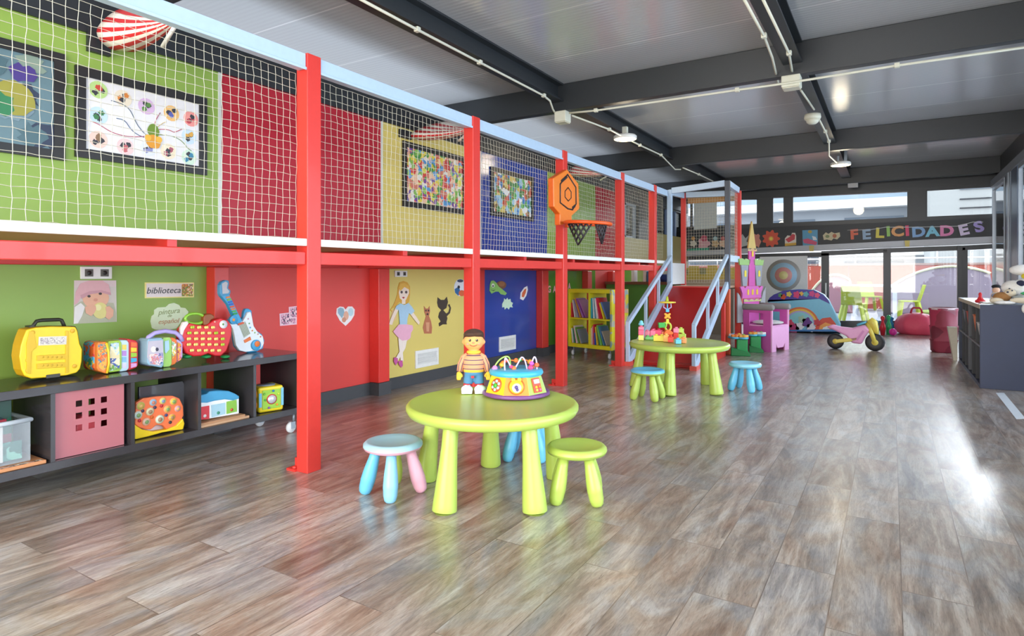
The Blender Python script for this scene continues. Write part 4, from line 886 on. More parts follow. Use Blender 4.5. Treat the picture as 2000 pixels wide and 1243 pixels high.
b = MB(); slab(b, [(465, 631), (476, 628), (477, 631), (466, 635)], X+0.008, 0.008, '#e8603a'); b.build('orange_key', t); b = MB(); slab(b, [(477, 664), (489, 657), (491, 663), (479, 669)], X+0.008, 0.008, '#ee7a3a'); b.build('orange_key', t)
b = MB(); b.disc(at_x(501, 673, X+0.012), 0.037, (1, 0, 0.05), 0.02, GBL, 26); b.disc(at_x(503, 671, X+0.016), 0.021, (1, 0, 0), 0.006, '#ee7a30', 20); b.build('star_dial', t, bevel=0.002)
b = MB()
for i, (px, py, c) in enumerate([(485, 622, '#d9a0b0'), (487, 631, '#8ac08a'), (489, 639, '#6ab0d8'), (493, 645, '#e89a5a'), (498, 649, '#a8d08a'), (504, 652, '#e8b0a0'), (509, 657, '#e07a6a')]): b.disc(at_x(px, py, X+0.002), 0.006, (1, 0, 0), 0.004, c, 10)
b.build('small_stickers', t)
drop(t, ZT)
# ---- inside the compartments
ZB = SZ0+0.042
# crate of books at the left
t = thing('plastic_crate', 'translucent plastic crate full of picture books, leftmost compartment', 'crate', (-3.66, 1.18, ZB+0.02))
CR = clear_mat('crate_plastic', '#d5dfe6', 0.2)
b = MB(); y0, y1, x0, x1, z0, z1 = 1.046, 1.325, -3.86, -3.56, ZB+0.02, ZB+0.22; th = 0.006
for bx in ((x0+0.01, x1-0.01, y0+0.01, y1-0.01, z0, z0+th), (x1-th, x1, y0, y1, z0, z1), (x0, x0+th, y0, y1, z0, z1), (x0, x1, y0, y0+th, z0, z1), (x0, x1, y1-th, y1, z0, z1)): b.box(*bx, CR)
b.build('tub', t, bevel=0.003); b = MB()
b.tube([(x0, y0, z1), (x1, y0, z1), (x1+0.01, (y0+y1)/2, z1), (x1, y1, z1), (x0, y1, z1)], 0.011, clear_mat('crate_rim', '#dfe8ee', 0.7), 8, closed=True); b.build('rim', t)
t = thing('wooden_tray', 'thin wooden puzzle tray lying under the plastic crate', 'tray', (-3.7, 1.2, ZB)); b = MB(); b.box(-3.9, -3.52, 1.035, 1.375, ZB+0.0005, ZB+0.018, mat('#c98a5c', 0.5)); b.build('board', t, bevel=0.003)
b = MB(); b.box(-3.545, -3.525, 1.05, 1.36, ZB+0.0185, ZB+0.0195, confetti('tray_edge', ['#e4d8c0', '#3c3434', '#d9a890'], 30)); b.build('printed_edge', t)
crate_books = [('picture book with blue and pink cover lying in the plastic crate', confetti('cb1', ['#2f6a8c', '#c83a5a', '#1f4a6a', '#3fa0b0', '#a82c3c'], 16), (-3.82, -3.62, 1.065, 1.25, 0.1), 0.25),
    ('white picture book standing against the front of the plastic crate', '#e6e0d8', (-3.585, -3.575, 1.06, 1.22, 0.17), 0.0), ('green and red picture book tilted inside the plastic crate', confetti('cb2', ['#1f6a4a', '#a83238', '#e4dccc', '#244a3c'], 11), (-3.72, -3.708, 1.14, 1.30, 0.26), 0.35),
    ('orange picture book at the bottom of the plastic crate', confetti('cb3', ['#ee8a5a', '#f0a878', '#d8603c'], 20), (-3.84, -3.60, 1.06, 1.30, 0.03), 0), ('teal picture book pressed into the lower corner of the crate', confetti('cb4', ['#2f8a7a', '#7ac0a8', '#1f6a5c'], 24), (-3.595, -3.588, 1.15, 1.30, 0.09), 0)]
for i, (lb, m, (x0, x1, y0, y1, hh), tl) in enumerate(crate_books):
    b = MB()
    zb = ZB+0.032
    if i == 0: M = Matrix.Translation((0, 0, zb+0.18)) @ Matrix.Rotation(0.0, 4, 'X'); b.box(x0, x1, y0, y1, 0, 0.016, m, M)
    elif i == 3: b.box(x0, x1, y0, y1, zb, zb+0.05, m)
    elif i == 2: b.box(x0, x1, y0, y1, zb+0.055, zb+0.27, m)
    else: b.box(x0, x1, y0, y1, zb+0.002, zb+hh, m)
    tag(b.build('picture_book', bevel=0.001), lb, 'book')
# red translucent waffle bag
t = thing('toy_bag', 'translucent red plastic toy bag filling the second compartment', 'bag', (-3.6, 1.58, ZB)); RT = clear_mat('red_film', '#d08088', 0.66, 0.15)
Y0, Y1 = 1.42, 1.745; P = lambda px, py, X=-3.55: at_x(px, py, X)
b = MB(); Xf = -3.545; z0, z1 = ZB+0.002, SZ1-0.046
c0 = at_x(148, 806, Xf); dy = (at_x(209, 806, Xf).y-c0.y)/5; dzz = 0.155/5
ysl = [Y0]+[c0.y+dy*k for k in range(6)]+[Y1]; zs0 = 0.30; zsl = [z0]+[zs0+dzz*k for k in range(6)]+[z1]
for i in range(7):
    for j in range(7):
        if i in (1, 3, 5) and j in (1, 3, 5): continue
        b.box(Xf-0.002, Xf, ysl[i], ysl[i+1], zsl[j], zsl[j+1], RT)
b.build('front_film', t); b = MB(); b.box(Xf-0.36, Xf-0.003, Y1-0.004, Y1, z0, z1, clear_mat('red_film_side', '#a3122c', 0.85)); b.box(Xf-0.36, Xf-0.003, Y0, Y0+0.004, z0, z1, clear_mat('red_film_side2', '#a3122c', 0.85)); b.box(Xf-0.36, Xf-0.003, Y0, Y1, z0, z0+0.003, clear_mat('red_film_side3', '#a3122c', 0.85)); b.build('side_film', t)
b = MB(); b.prism([at_x(px, py, -3.60) for px, py in [(140, 878), (150, 828), (160, 812), (200, 815), (198, 845), (208, 872)]], (-0.10, 0, 0), mat('#e2505a', 0.5)); tag(b.build('play_dress', bevel=0.01), 'coral red folded cloth inside the translucent toy bag', 'cloth')
b = MB(); b.box(-3.93, -3.90, Y0+0.03, Y1-0.03, ZB, SZ1-0.06, '#8a6a5c'); tag(b.build('cardboard_sheet'), 'brown cardboard sheet standing behind the cloth in the toy bag', 'cardboard')
# orange activity board
t = thing('activity_board', 'orange and yellow activity board covered in round pictures, third compartment', 'toy', (-3.6, 1.95, ZB)); X = -3.60
ORG = mat('#f07848', 0.35); YLW = mat('#f2cc22', 0.35)
b = MB(); slab(b, [(266, 794), (280, 785), (310, 781), (338, 780), (351, 785), (358, 800), (359, 818), (352, 832), (338, 843), (327, 847), (318, 838), (306, 837), (296, 846), (285, 846), (272, 842), (264, 836)], X, 0.03, ORG); b.build('board', t, bevel=0.005)
b = MB(); slab(b, [(263, 836), (278, 846), (300, 850), (326, 846), (345, 838), (358, 824), (361, 834), (358, 846), (340, 848), (318, 852), (290, 860), (264, 866)], X+0.012, 0.045, YLW); b.build('grip_bar', t, bevel=0.006)
dots = [(275, 800, '#cdc05a', 9), (299, 793, '#9fc3dc', 8), (318, 790, '#e0d87a', 7.5), (339, 791, '#f0c84a', 8), (270, 818, '#cfd8cc', 9), (293, 811, '#e8dcb0', 9), (327, 806, '#f0b85a', 8), (347, 805, '#d8a0b0', 7), (312, 826, '#dfe8cc', 10), (286, 831, '#efc0a8', 8.5), (336, 822, '#e8b040', 7.5)]
for px, py, c, r in dots:
    b = MB(); p = at_x(px, py, X+0.004); rr = r*0.00265; b.disc(p, rr, (1, 0, 0), 0.005, '#f2b28a', 20); b.disc(p+Vector((0.001, 0, 0)), rr*0.86, (1, 0, 0), 0.005, c, 20); b.disc(p+Vector((0.002, 0.002, -0.002)), rr*0.5, (1, 0, 0), 0.003, random.choice(['#8aa86a', '#d98a6c', '#e8b86a', '#8a9ac0', '#b08a6a']), 10); b.build('round_picture', t)
for px, py, c in ((279, 810, '#4a4058'), (303, 803, '#4a4058'), (316, 800, '#c8323c'), (325, 818, '#4a4a78'), (297, 822, '#e0702c'), (273, 829, '#c8323c'), (333, 832, '#3c3c3c')): b = MB(); b.disc(at_x(px, py, X+0.005), 0.009, (1, 0, 0), 0.006, c, 14); b.build('small_button', t)
drop(t, ZB)
b = MB(); slab(b, [(272, 775), (357, 762), (360, 768), (361, 850), (352, 850), (272, 865)], -3.66, 0.02, mat('#4a484c', 0.2, coat=0.5)); o = tag(b.build('plastic_wrapped_box', bevel=0.003), 'grey plastic wrapped flat box behind the orange activity board', 'box'); o.location.z = ZB+0.001
b = MB(); slab(b, [(273, 785), (341, 774), (341, 800), (273, 809)], -3.645, 0.008, '#e8d0d0'); o = tag(b.build('picture_book'), 'pale pink edged book between orange board and wrapped box', 'book'); o.location.z = ZB+0.001; o.scale = (1, 1, 2.3)
# toy garage
t = thing('toy_garage', 'toy garage with blue roof handle and coloured doors, fourth compartment', 'toy', (-3.6, 2.3, ZB+0.04)); X = -3.57
b = MB(); slab(b, [(392, 800), (467, 786), (467, 821), (412, 831), (392, 834)], X, 0.14, mat('#eef0f0', 0.35)); b.build('walls', t, bevel=0.004)
b = MB(); slab(b, [(392, 801), (392, 786), (404, 783), (410, 778), (424, 776), (448, 777), (460, 782), (468, 787), (468, 792), (456, 796), (440, 794), (420, 797), (405, 801)], X+0.004, 0.15, mat('#4aa0cc', 0.35)); b.build('roof', t, bevel=0.008)
for q, c, pc in (([(392, 809), (409, 806), (409, 832), (392, 834)], '#d8414a', '#e8e0dc'), ([(413, 805), (440, 800), (440, 822), (414, 829)], '#a9cfdc', '#4a9a7a'), ([(443, 798), (462, 794), (463, 817), (443, 822)], '#8cc04a', '#c85a3c')):
    b = MB(); slab(b, q, X+0.004, 0.006, c); cx = sum(p[0] for p in q)/4; b.disc(at_x(cx, sum(p[1] for p in q)/4+6, X+0.006), 0.010, (1, 0, 0), 0.003, pc, 12); b.build('garage_door', t)
b = MB(); b.tube(onx([(405, 790), (412, 784), (432, 778), (434, 776), (433, 786)], X-0.06), 0.006, '#3a8ab8', 8); b.build('carry_loop', t)
b = MB(); b.box(-3.72, -3.53, 2.175, 2.50, ZB+0.001, ZB+0.014, mat('#caa07c', 0.6)); b.box(-3.72, -3.53, 2.175, 2.47, ZB+0.0145, ZB+0.028, mat('#b98a64', 0.6)); tag(b.build('wooden_puzzle'), 'wooden puzzle boards under the toy garage', 'puzzle')
drop(t, ZB+0.029)
# activity cube
t = thing('activity_cube', 'yellow activity cube with green mirror face, rightmost compartment', 'toy', (-3.62, 2.7, ZB), 0)
b = MB(); s = 0.085; M = Matrix.Translation((-3.63, 2.70, ZB+0.0875)) @ Matrix.Rotation(math.radians(-14), 4, 'Z')
b.box(-s, s, -s, s, -s, s, mat('#efd32a', 0.35), M); b.build('body', t, bevel=0.015, seg=3)
b = MB(); b.box(s, s+0.006, -s*0.72, s*0.72, -s*0.75, s*0.75, mat('#9ccc4a', 0.35), M); b.build('green_face', t, bevel=0.004)
b = MB(); b.box(s-0.002, s+0.003, -s*0.98, -s*0.76, -s*0.55, s*0.55, mat('#7ac0dc', 0.35), M); b.box(s-0.002, s+0.003, s*0.78, s*0.98, -s*0.6, s*0.8, mat('#7ac0dc', 0.35), M); b.build('blue_corner', t)
b = MB(); c = M @ Vector((s+0.010, 0, 0)); nx = (M.to_3x3() @ Vector((1, 0, 0))); b.disc(c, 0.034, nx, 0.006, '#d83c3c', 28); b.disc(c+nx*0.002, 0.028, nx, 0.006, mat('#dfe2ea', 0.1, 0.3), 28); b.build('mirror', t)
b = MB()
for yy, zz, cc in ((-0.045, 0.0, '#5ab04a'), (0.01, 0.055, '#2f7ac0'), (0.045, 0.03, '#c8d84a'), (0.035, -0.04, '#f2a030'), (-0.02, -0.055, '#8a5ab0'), (-0.05, 0.04, '#7ac04a')): b.ell(M @ Vector((s+0.010, yy, zz)), 0.008, cc, seg=12)
b.build('sliding_beads', t)
b = MB(); c = M @ Vector((0, -s-0.004, 0)); ny = M.to_3x3() @ Vector((0, -1, 0))
for dx in (-0.035, 0.035):
    for dz_ in (-0.035, 0.035): b.disc(M @ Vector((dx, -s-0.006, dz_)), 0.028, ny, 0.006, mat('#f0962c', 0.35), 20); b.disc(M @ Vector((dx, -s-0.009, dz_)), 0.008, ny, 0.006, '#5a3a20', 8)
b.build('orange_face', t)
b = MB(); b.disc(M @ Vector((0, 0, s+0.003)), 0.06, (0, 0, 1), 0.004, '#8f9aa4', 28); b.build('top_pad', t)

# ================================================================== SLIDE TOWER
TX0, TX1, TY0, TY1, LZ = -2.74, -1.93, 8.82, 9.5, 0.94
t = thing('slide_tower', 'slide tower with light blue and dark posts at the end of the play deck', 'play tower', ((TX0+TX1)/2, (TY0+TY1)/2, 0))
def post(x, y, z0, z1, w_, m, name='post'):
    b = MB(); b.box(x-w_/2, x+w_/2, y-w_/2, y+w_/2, z0, z1, m); b.build(name, t, bevel=0.004)
DK = mat('#3b424e', 0.35)
post(TX0, TY0, 0, 2.33, 0.065, LBLUE); post(TX1, TY0, 0.90, 2.40, 0.065, DK); post(TX0, TY1+0.02, 0, 2.36, 0.07, RED); post(TX1, TY1+0.02, 0, 2.34, 0.08, RED)
post(TX1, TY0+0.0, 0.0, 0.9, 0.07, mat('#e0603a', 0.4)); post(TX1, TY0-0.25, 0.0, 0.72, 0.05, RED)
for a, c in (((TX0+0.033, TY0, 2.315), (TX1-0.033, TY0, 2.365)), ((TX1, TY0+0.033, 2.365), (TX1, TY1, 2.345)), ((TX0, TY0+0.033, 2.30), (TX0, TY1, 2.32)), ((TX0+0.04, TY1+0.02, 2.33), (TX1-0.04, TY1+0.02, 2.31))):
    b = MB(); b.beam(a, c, 0.05, 0.085, LBLUE); b.build('top_rail', t, bevel=0.004)
b = MB(); b.box(TX0+0.04, TX1-0.04, TY0+0.04, TY1-0.02, LZ-0.03, LZ, mat('#b99b7c', 0.5)); b.build('landing', t, bevel=0.003)
b = MB(); b.box(TX0+0.04, TX1-0.04, TY0-0.03, TY0+0.035, LZ-0.12, LZ-0.005, mat('#c8312c', 0.4)); b.build('landing_edge', t)
b = MB(); b.box(TX0+0.005, TX0+0.03, TY0+0.04, TY1-0.02, LZ+0.02, 1.27, mat('#dedfe0', 0.4)); b.build('white_side_panel', t)
b = MB(); b.box(TX1-0.03, TX1+0.03, TY0+0.035, TY1, 1.28, 1.37, mat('#c3d4ea', 0.4)); b.build('guard_rail', t)
b = MB(); b.box(TX0+0.05, TX1-0.05, TY1+0.06, TY1+0.08, 2.20, 2.30, mat('#a87b44', 0.6)); b.build('wood_strip', t)
net(lambda u, v: Vector((TX0+0.045+(TX1-TX0-0.095)*u, TY1+0.0, LZ+0.04+(2.27-LZ-0.04)*v)), 18, 29, 0.0018, 'safety_net', 'white rope net closing the back of the slide tower', 0.003)
net(lambda u, v: Vector((TX1, TY0+0.045+(TY1-TY0-0.09)*u, 1.38+(2.28-1.38)*v)), 13, 19, 0.0018, 'safety_net', 'white rope net on the window side of the slide tower', 0.003)
# ramp
t = thing('slide_ramp', 'steep red ramp with light blue stringers and handrails', 'slide', (-2.34, 7.9, 0))
A0, A1 = Vector((TX0+0.04, 7.18, 0.03)), Vector((TX0+0.04, TY0-0.03, LZ-0.04))
b = MB(); b.prism([(TX0+0.05, 7.16, 0.02), (TX0+0.05, TY0-0.04, LZ-0.02), (TX0+0.05, TY0-0.04, LZ-0.07), (TX0+0.05, 7.22, 0.0)], (TX1-TX0-0.08, 0, 0), mat('#b01512', 0.3)); b.build('ramp_board', t, bevel=0.003)
for sx, yb in ((TX0+0.026, 7.10), (TX1, 7.14)):
    b = MB(); b.beam((sx, yb, 0.045), (sx, TY0-0.035, LZ+0.02), 0.045, 0.10, LBLUE, up=(0, -0.5, 0.8)); b.build('stringer', t, bevel=0.004)
    b = MB(); b.box(sx-0.022, sx+0.022, yb-0.04, yb+0.004, 0.05, 0.52, LBLUE); b.build('newel', t, bevel=0.003)
    b = MB(); b.beam((sx, yb-0.03, 0.51), (sx, TY0-0.035, 1.36), 0.045, 0.05, LBLUE, up=(0, -0.5, 0.8)); b.build('handrail', t, bevel=0.003)
    for f in (0.36, 0.66):
        y = yb+(TY0-yb)*f; z0 = 0.05+(LZ-0.03)*f; z1 = 0.51+0.85*f; b = MB(); b.box(sx-0.016, sx+0.016, y-0.02, y+0.02, z0, z1-0.01, LBLUE); b.build('baluster', t)
    b = MB(); b.box(sx-0.04, sx+0.04, yb-0.06, yb+0.06, 0.0, 0.05, mat('#e05a4c', 0.4)); b.build('foot_block', t)
b = MB(); b.box(TX1-0.02, TX1+0.02, 7.2, TY0-0.28, 0.0, 0.09, RED); b.box(TX0+0.04, TX1-0.04, 7.19, 7.25, 0.0, 0.06, mat('#a8201c', 0.4)); b.build('floor_beam', t)
# partition and stuff behind the deck
b = MB(); b.box(-4.06, -2.80, 9.60, 9.66, 0, 0.94, mat('#5f9a44', 0.4)); o = b; t = thing('half_wall', 'green half height partition with brown top board behind the yellow bookcase', 'partition', (-3.4, 9.6, 0)); o.build('panel', t)
b = MB(); b.box(-4.06, -2.78, 9.54, 9.80, 0.94, 0.985, mat('#7d4a34', 0.5)); b.build('top_board', t, bevel=0.003)
b = MB(); T = Matrix.Translation((-3.05, 9.67, 0.9865)); b.lathe([(0, 0.001), (0.10, 0.001), (0.15, 0.10), (0.155, 0.12), (0.145, 0.12), (0.095, 0.012), (0, 0.012)], mat('#4a5fae', 0.3), T, 32); tag(b.build('blue_bowl'), 'blue bowl standing on the brown top board of the green half wall', 'bowl')
b = MB(); b.lathe([(0.09, 0.1), (0.145, 0.1), (0.14, 0.15), (0.10, 0.185), (0, 0.19)], mat('#ecebe6', 0.8, bump=0.5), T, 24); tag(b.build('paper_pile', smooth=True), 'white papers heaped in the blue bowl', 'papers')
for i, (x, c, h) in enumerate(((-3.62, '#efe9ea', 0.2), (-3.42, '#e8d0d4', 0.19), (-3.36, '#3f6a9a', 0.17))):
    b = MB(); b.box(x, x+0.05, 9.60, 9.75, 0.9855, 0.9855+h, c); tag(b.build('standing_book', bevel=0.002), ('white book standing nearest the fourth post on the half wall', 'pink book standing in the middle on the half wall', 'blue book standing beside the blue bowl')[i], 'book')
b = MB(); b.box(-2.92, -2.80, 9.62, 9.65, 0.9865, 1.16, '#b9b4a4'); tag(b.build('notice_board', bevel=0.003), 'beige board standing at the right end of the green half wall', 'board')
t = thing('castle_screen', 'yellow castle shaped play screen with dark window holes behind the tower', 'play screen', (-2.9, 12.2, 0))
Yc = 12.2
def yslab(b, pts, Y, th, m, ms=None): b.prism(ony(pts, Y), (0, th, 0), m, ms); return b
b = MB(); yslab(b, [(1334, 560), (1334, 523), (1346, 523), (1346, 520), (1364, 520), (1364, 524), (1382, 524), (1382, 519), (1400, 519), (1400, 524), (1420, 524), (1436, 522), (1436, 560)], Yc, 0.04, mat('#c9ad4c', 0.6)); b.build('front_panel', t)
for q in ((1337, 1344, 527, 537), (1367, 1379, 523, 536), (1405, 1412, 527, 536)): b = MB(); yslab(b, [(q[0], q[2]), (q[1], q[2]), (q[1], q[3]), (q[0], q[3])], Yc-0.01, 0.008, mat('#8f8a5c', 0.5)); b.build('window_hole', t)
p0, p1 = at_y(1334, 560, Yc), at_y(1436, 560, Yc); b = MB(); b.box(p0.x, p1.x, Yc, Yc+0.04, 0.0005, p0.z, mat('#8f7a58', 0.6)); b.build('base_panel', t)
b = MB(); yslab(b, [(1330, 548), (1440, 545), (1440, 560), (1330, 562)], 11.6, 0.45, mat('#b59c84', 0.5)); o = tag(b.build('tan_counter'), 'tan counter shelf in front of the yellow castle screen', 'counter')
b = MB(); P = at_y(1385, 553, 11.7); b.box(P.x-0.5, P.x+0.45, 11.62, 12.02, 0, at_y(1385, 561, 11.6).z-0.03, mat('#8a7a6c', 0.5)); tag(b.build('counter_base'), 'brown base cabinet under the tan counter', 'cabinet')
# blind on the clerestory window and cut outs on the header band
b = MB(); yslab(b, [(1355, 392), (1400, 391), (1400, 446), (1355, 449)], YW-0.04, 0.01, mat('#dfe2dc', 0.7)); tag(b.build('roller_blind'), 'white roller blind pulled over the left clerestory window', 'blind')
HB = YW-0.023
def cut(name, label, cat, layers, Y=HB):
    b = MB()
    for k, (pts, c) in enumerate(layers): b.prism(ony(pts, Y-k*0.001), (0, 0.0015 if k else 0.0028, 0), c)
    return tag(b.build(name), label, cat)
def flower(cx, cy, r, n=8, ry=1.0): return [(cx+(r*(1+0.16*math.cos(n*a)))*math.cos(a), cy+ry*(r*(1+0.16*math.cos(n*a)))*math.sin(a)) for a in [2*PI*i/48 for i in range(48)]]
cut('paper_flower', 'orange red paper flower on the dark band beside the pig cutout', 'decoration', [(flower(1506, 466.5, 15.5, 9, 0.98), '#e2573a'), (circ(1506, 466.5, 5, 5), '#e89a4a'), (circ(1506, 466.5, 3, 3), '#f2d858')])
cut('paper_pig', 'small pink paper animal cutout between flower and castle spire', 'decoration', [([(1472, 460), (1474, 457), (1477, 459), (1481, 457), (1484, 460), (1483, 466), (1487, 472), (1484, 478), (1482, 484), (1478, 481), (1474, 484), (1471, 478), (1469, 471), (1473, 466)], '#e0907e')])
cut('paper_star', 'grey white paper swirl cutout left of the pink animal', 'decoration', [([(1450, 457), (1456, 466), (1462, 460), (1458, 472), (1466, 478), (1450, 482), (1446, 487), (1448, 474), (1445, 465)], '#b9bcb8')])
cut('paper_train', 'red white and yellow paper animal cutout right of the orange flower', 'decoration', [([(1533, 480), (1533, 466), (1538, 460), (1545, 461), (1547, 455), (1553, 455), (1555, 461), (1555, 479)], '#e9dcd0'), ([(1534, 468), (1542, 463), (1548, 457), (1553, 459), (1552, 468), (1540, 474)], '#cf3a48'), ([(1533, 476), (1555, 474), (1555, 479), (1533, 481)], '#dfae3c')])
cut('paper_picture', 'blue square paper picture with pink boat on the dark band', 'decoration', [([(1567, 450), (1597, 449), (1597, 480), (1568, 480)], '#5aa2c8'), (circ(1582, 453, 4, 3), '#c8a83c'), ([(1568, 468), (1578, 466), (1596, 473), (1594, 479), (1570, 475)], '#d94f78'), ([(1586, 461), (1593, 463), (1596, 469), (1588, 469)], '#eef0f2')])
cut('paper_animals', 'cream and brown paper animals cutout just before the FELICIDADES garland', 'decoration', [([(1607, 460), (1613, 454), (1618, 457), (1624, 453), (1630, 456), (1640, 454), (1641, 462), (1635, 468), (1628, 466), (1624, 470), (1615, 468), (1609, 469)], '#cdbf9a'), (circ(1616, 462, 4, 3), '#7f8a5c'), (circ(1630, 461, 4, 4), '#b0603c')])
for i, (x0, x1, c1, c2, lb) in enumerate(((1307, 1322, '#c8502f', '#8e3a30', 'red flower cutout on the far left of the dark band'), (1348, 1360, '#d99a4a', '#e0d8c8', 'orange and white clown cutout behind the slide tower'), (1364, 1386, '#e2a8b0', '#c8506a', 'pink doll cutout behind the slide tower'), (1390, 1404, '#9fc0c4', '#c9a87a', 'blue and cream cutout left of the dark tower post'), (1405, 1419, '#e0b89a', '#c05a5a', 'peach cutout just left of the dark tower post'))):
    cy = 472; r = (x1-x0)/2
    cut('paper_figure', lb, 'decoration', [(flower((x0+x1)/2, cy+4, r, 5), c2 if i % 2 else c1), (circ((x0+x1)/2, cy-6, r*0.6, r*0.6), c1 if i % 2 else c2)])
b = MB(); yslab(b, [(1305, 489), (1384, 484), (1384, 491), (1305, 497)], YW-0.05, 0.02, '#2fa080'); tag(b.build('green_strip'), 'bright green paper strip below the cutouts behind the tower', 'decoration')
for i, px in enumerate((1584, 1771)):
    b = MB(); yslab(b, [(px-4, 480+(i*-10)), (px+6, 480-i*10), (px+5, 491-i*9), (px-3, 491-i*9)], YW-0.13, 0.006, '#cdb862'); tag(b.build('tape_piece'), ('left', 'right')[i]+' piece of yellow tape on the pale strip above the doors', 'tape')
# FELICIDADES garland
t = thing('felicidades_garland', 'garland of coloured paper letters reading FELICIDADES on the dark band', 'garland', at_y(1790, 470, HB))
LT = [('F', 1668, 459, '#d9603f', 0), ('E', 1692, 459, '#8fa9c4', 0), ('L', 1718, 456, '#d6c748', -0.1), ('I', 1735, 453, '#8fbf5a', 0), ('C', 1753, 453, '#dc9a5c', 0), ('I', 1772, 452, '#d9406a', 0), ('D', 1794, 454, '#7fa8d4', 0), ('A', 1821, 453, '#7cc4dc', 0), ('D', 1849, 452, '#e283b4', -0.05), ('E', 1882, 450, '#d8c8e4', 0.16), ('S', 1912, 444, '#a99ad8', 0.22)]
for ch, px, py, c, a in LT:
    p = at_y(px, py, HB-0.012); M = Matrix.Translation(p) @ Matrix.Rotation(PI/2, 4, 'X') @ Matrix.Rotation(a+0.05, 4, 'Z') @ Matrix.Diagonal((1.12, 1, 1, 1))
    b = MB(); b.text(ch, 0.27, c, M, 0.004, 0, 0.012); b.build('letter', t)
b = MB(); b.tube(ony([(1655, 450), (1700, 449), (1730, 444), (1780, 444), (1835, 443), (1870, 442), (1900, 434), (1920, 434)], HB-0.018), 0.006, '#dcdcdc', 6); b.build('string', t)
# archery target
b = MB(); Yt = YW-0.02; yslab(b, [(1484, 502), (1577, 500), (1577, 592), (1484, 592)], Yt, 0.039, mat('#f4f3f2', 0.6)); t = thing('archery_target', 'white square archery target with coloured rings behind the castle chair', 'target', at_y(1531, 592, Yt)); b.build('backing', t)
for r, c in ((33.5, '#b4b0ac'), (26.5, '#b4d8f0'), (17, '#f2a8a2'), (8.8, '#f6e6a0')):
    b = MB(); p = at_y(1530, 538, Yt-0.002-(34-r)*0.0003); pr = (at_y(1530+r, 538, Yt)-at_y(1530-r, 538, Yt)).x/2; b.disc(p, pr*1.0, (0, -1, 0), 0.002, c, 40); b.build('ring', t)

# ================================================================== YELLOW BOOKCASE WITH BOOKS
BX, BY, BR = -3.79, 7.63, math.radians(-13.2)
YB = mat('#e6dc20', 0.4); YST = confetti('sticker_tape', ['#ddd42a', '#ddd42a', '#b9b8a8', '#ddd42a', '#8fa8a0', '#d9a888', '#ddd42a', '#e4d060'], 14)
t = thing('yellow_bookcase', 'yellow bookcase on casters full of picture books under the deck', 'bookcase', (BX, BY, 0), BR)
Wb, Db, Z0b, Z1b = 0.73, 0.38, 0.115, 0.905
def bx(name, *a, m=YB, bev=0.002): b = MB(); b.box(*a, m); return b.build(name, t, world=False, bevel=bev)
bx('bottom_board', 0.03, Wb-0.03, 0, Db, Z0b, Z0b+0.05); bx('top_board', 0.03, Wb-0.03, 0, Db, Z1b-0.05, Z1b); bx('side_panel', 0, 0.03, 0, Db, Z0b, Z1b); bx('side_panel', Wb-0.03, Wb, 0, Db, Z0b, Z1b, m=YST)
bx('divider', 0.345, 0.37, 0.005, Db, Z0b+0.05, Z1b-0.05); bx('shelf', 0.03, 0.345, 0.005, Db, 0.495, 0.515); bx('shelf', 0.37, Wb-0.03, 0.005, Db, 0.495, 0.515)
for x, y in ((0.06, 0.05), (Wb-0.06, 0.05), (0.06, Db-0.05), (Wb-0.06, Db-0.05)):
    M = parent_matrix(t); p = M @ Vector((x, y, 0)); caster(t, p.x, p.y, Z0b, 0.036)
cells = [('upper left', 0.03, 0.516, [('#c8323c', 0.02, 0.20, 0), ('#e8e4e0', 0.014, 0.24, 12), ('#a9b4b8', 0.016, 0.25, 20), ('#8f7a9c', 0.012, 0.26, 24), ('#e0a040', 0.016, 0.28, 27), ('#a98ad0', 0.018, 0.28, 31), ('#8a4a92', 0.016, 0.28, 34), ('#b06aa8', 0.014, 0.27, 37)]),
         ('upper right', 0.37, 0.516, [('#3fa8b8', 0.022, 0.27, 0), ('#e6ecec', 0.018, 0.27, 4), ('#5ab0c4', 0.016, 0.28, 7), ('#ece6da', 0.02, 0.27, 11), ('#e23a5a', 0.014, 0.28, 14), ('#d8262c', 0.02, 0.28, 17), ('#e8cf2c', 0.02, 0.22, 24), ('#5a78b8', 0.016, 0.24, 32)]),
         ('lower left', 0.03, 0.166, [('#e4dcd4', 0.018, 0.2, 8), ('#3f9a7a', 0.014, 0.2, 12), ('#c85a5a', 0.016, 0.22, 14), ('#e8d8d0', 0.014, 0.24, 16), ('#6aa84a', 0.014, 0.22, 20), ('#c9a878', 0.014, 0.2, 24), ('#8a98a8', 0.012, 0.2, 28)]),
         ('lower right', 0.37, 0.166, [('#e8d0a0', 0.014, 0.22, 0), ('#e6a0b0', 0.012, 0.24, 2), ('#cf2a3a', 0.022, 0.27, 4), ('#2f52b0', 0.018, 0.16, 4), ('#ecc93a', 0.02, 0.24, 9), ('#2f8a6a', 0.014, 0.25, 14), ('#7ac05a', 0.02, 0.27, 19), ('#4a80a8', 0.016, 0.26, 24), ('#a8a090', 0.018, 0.20, 30)])]
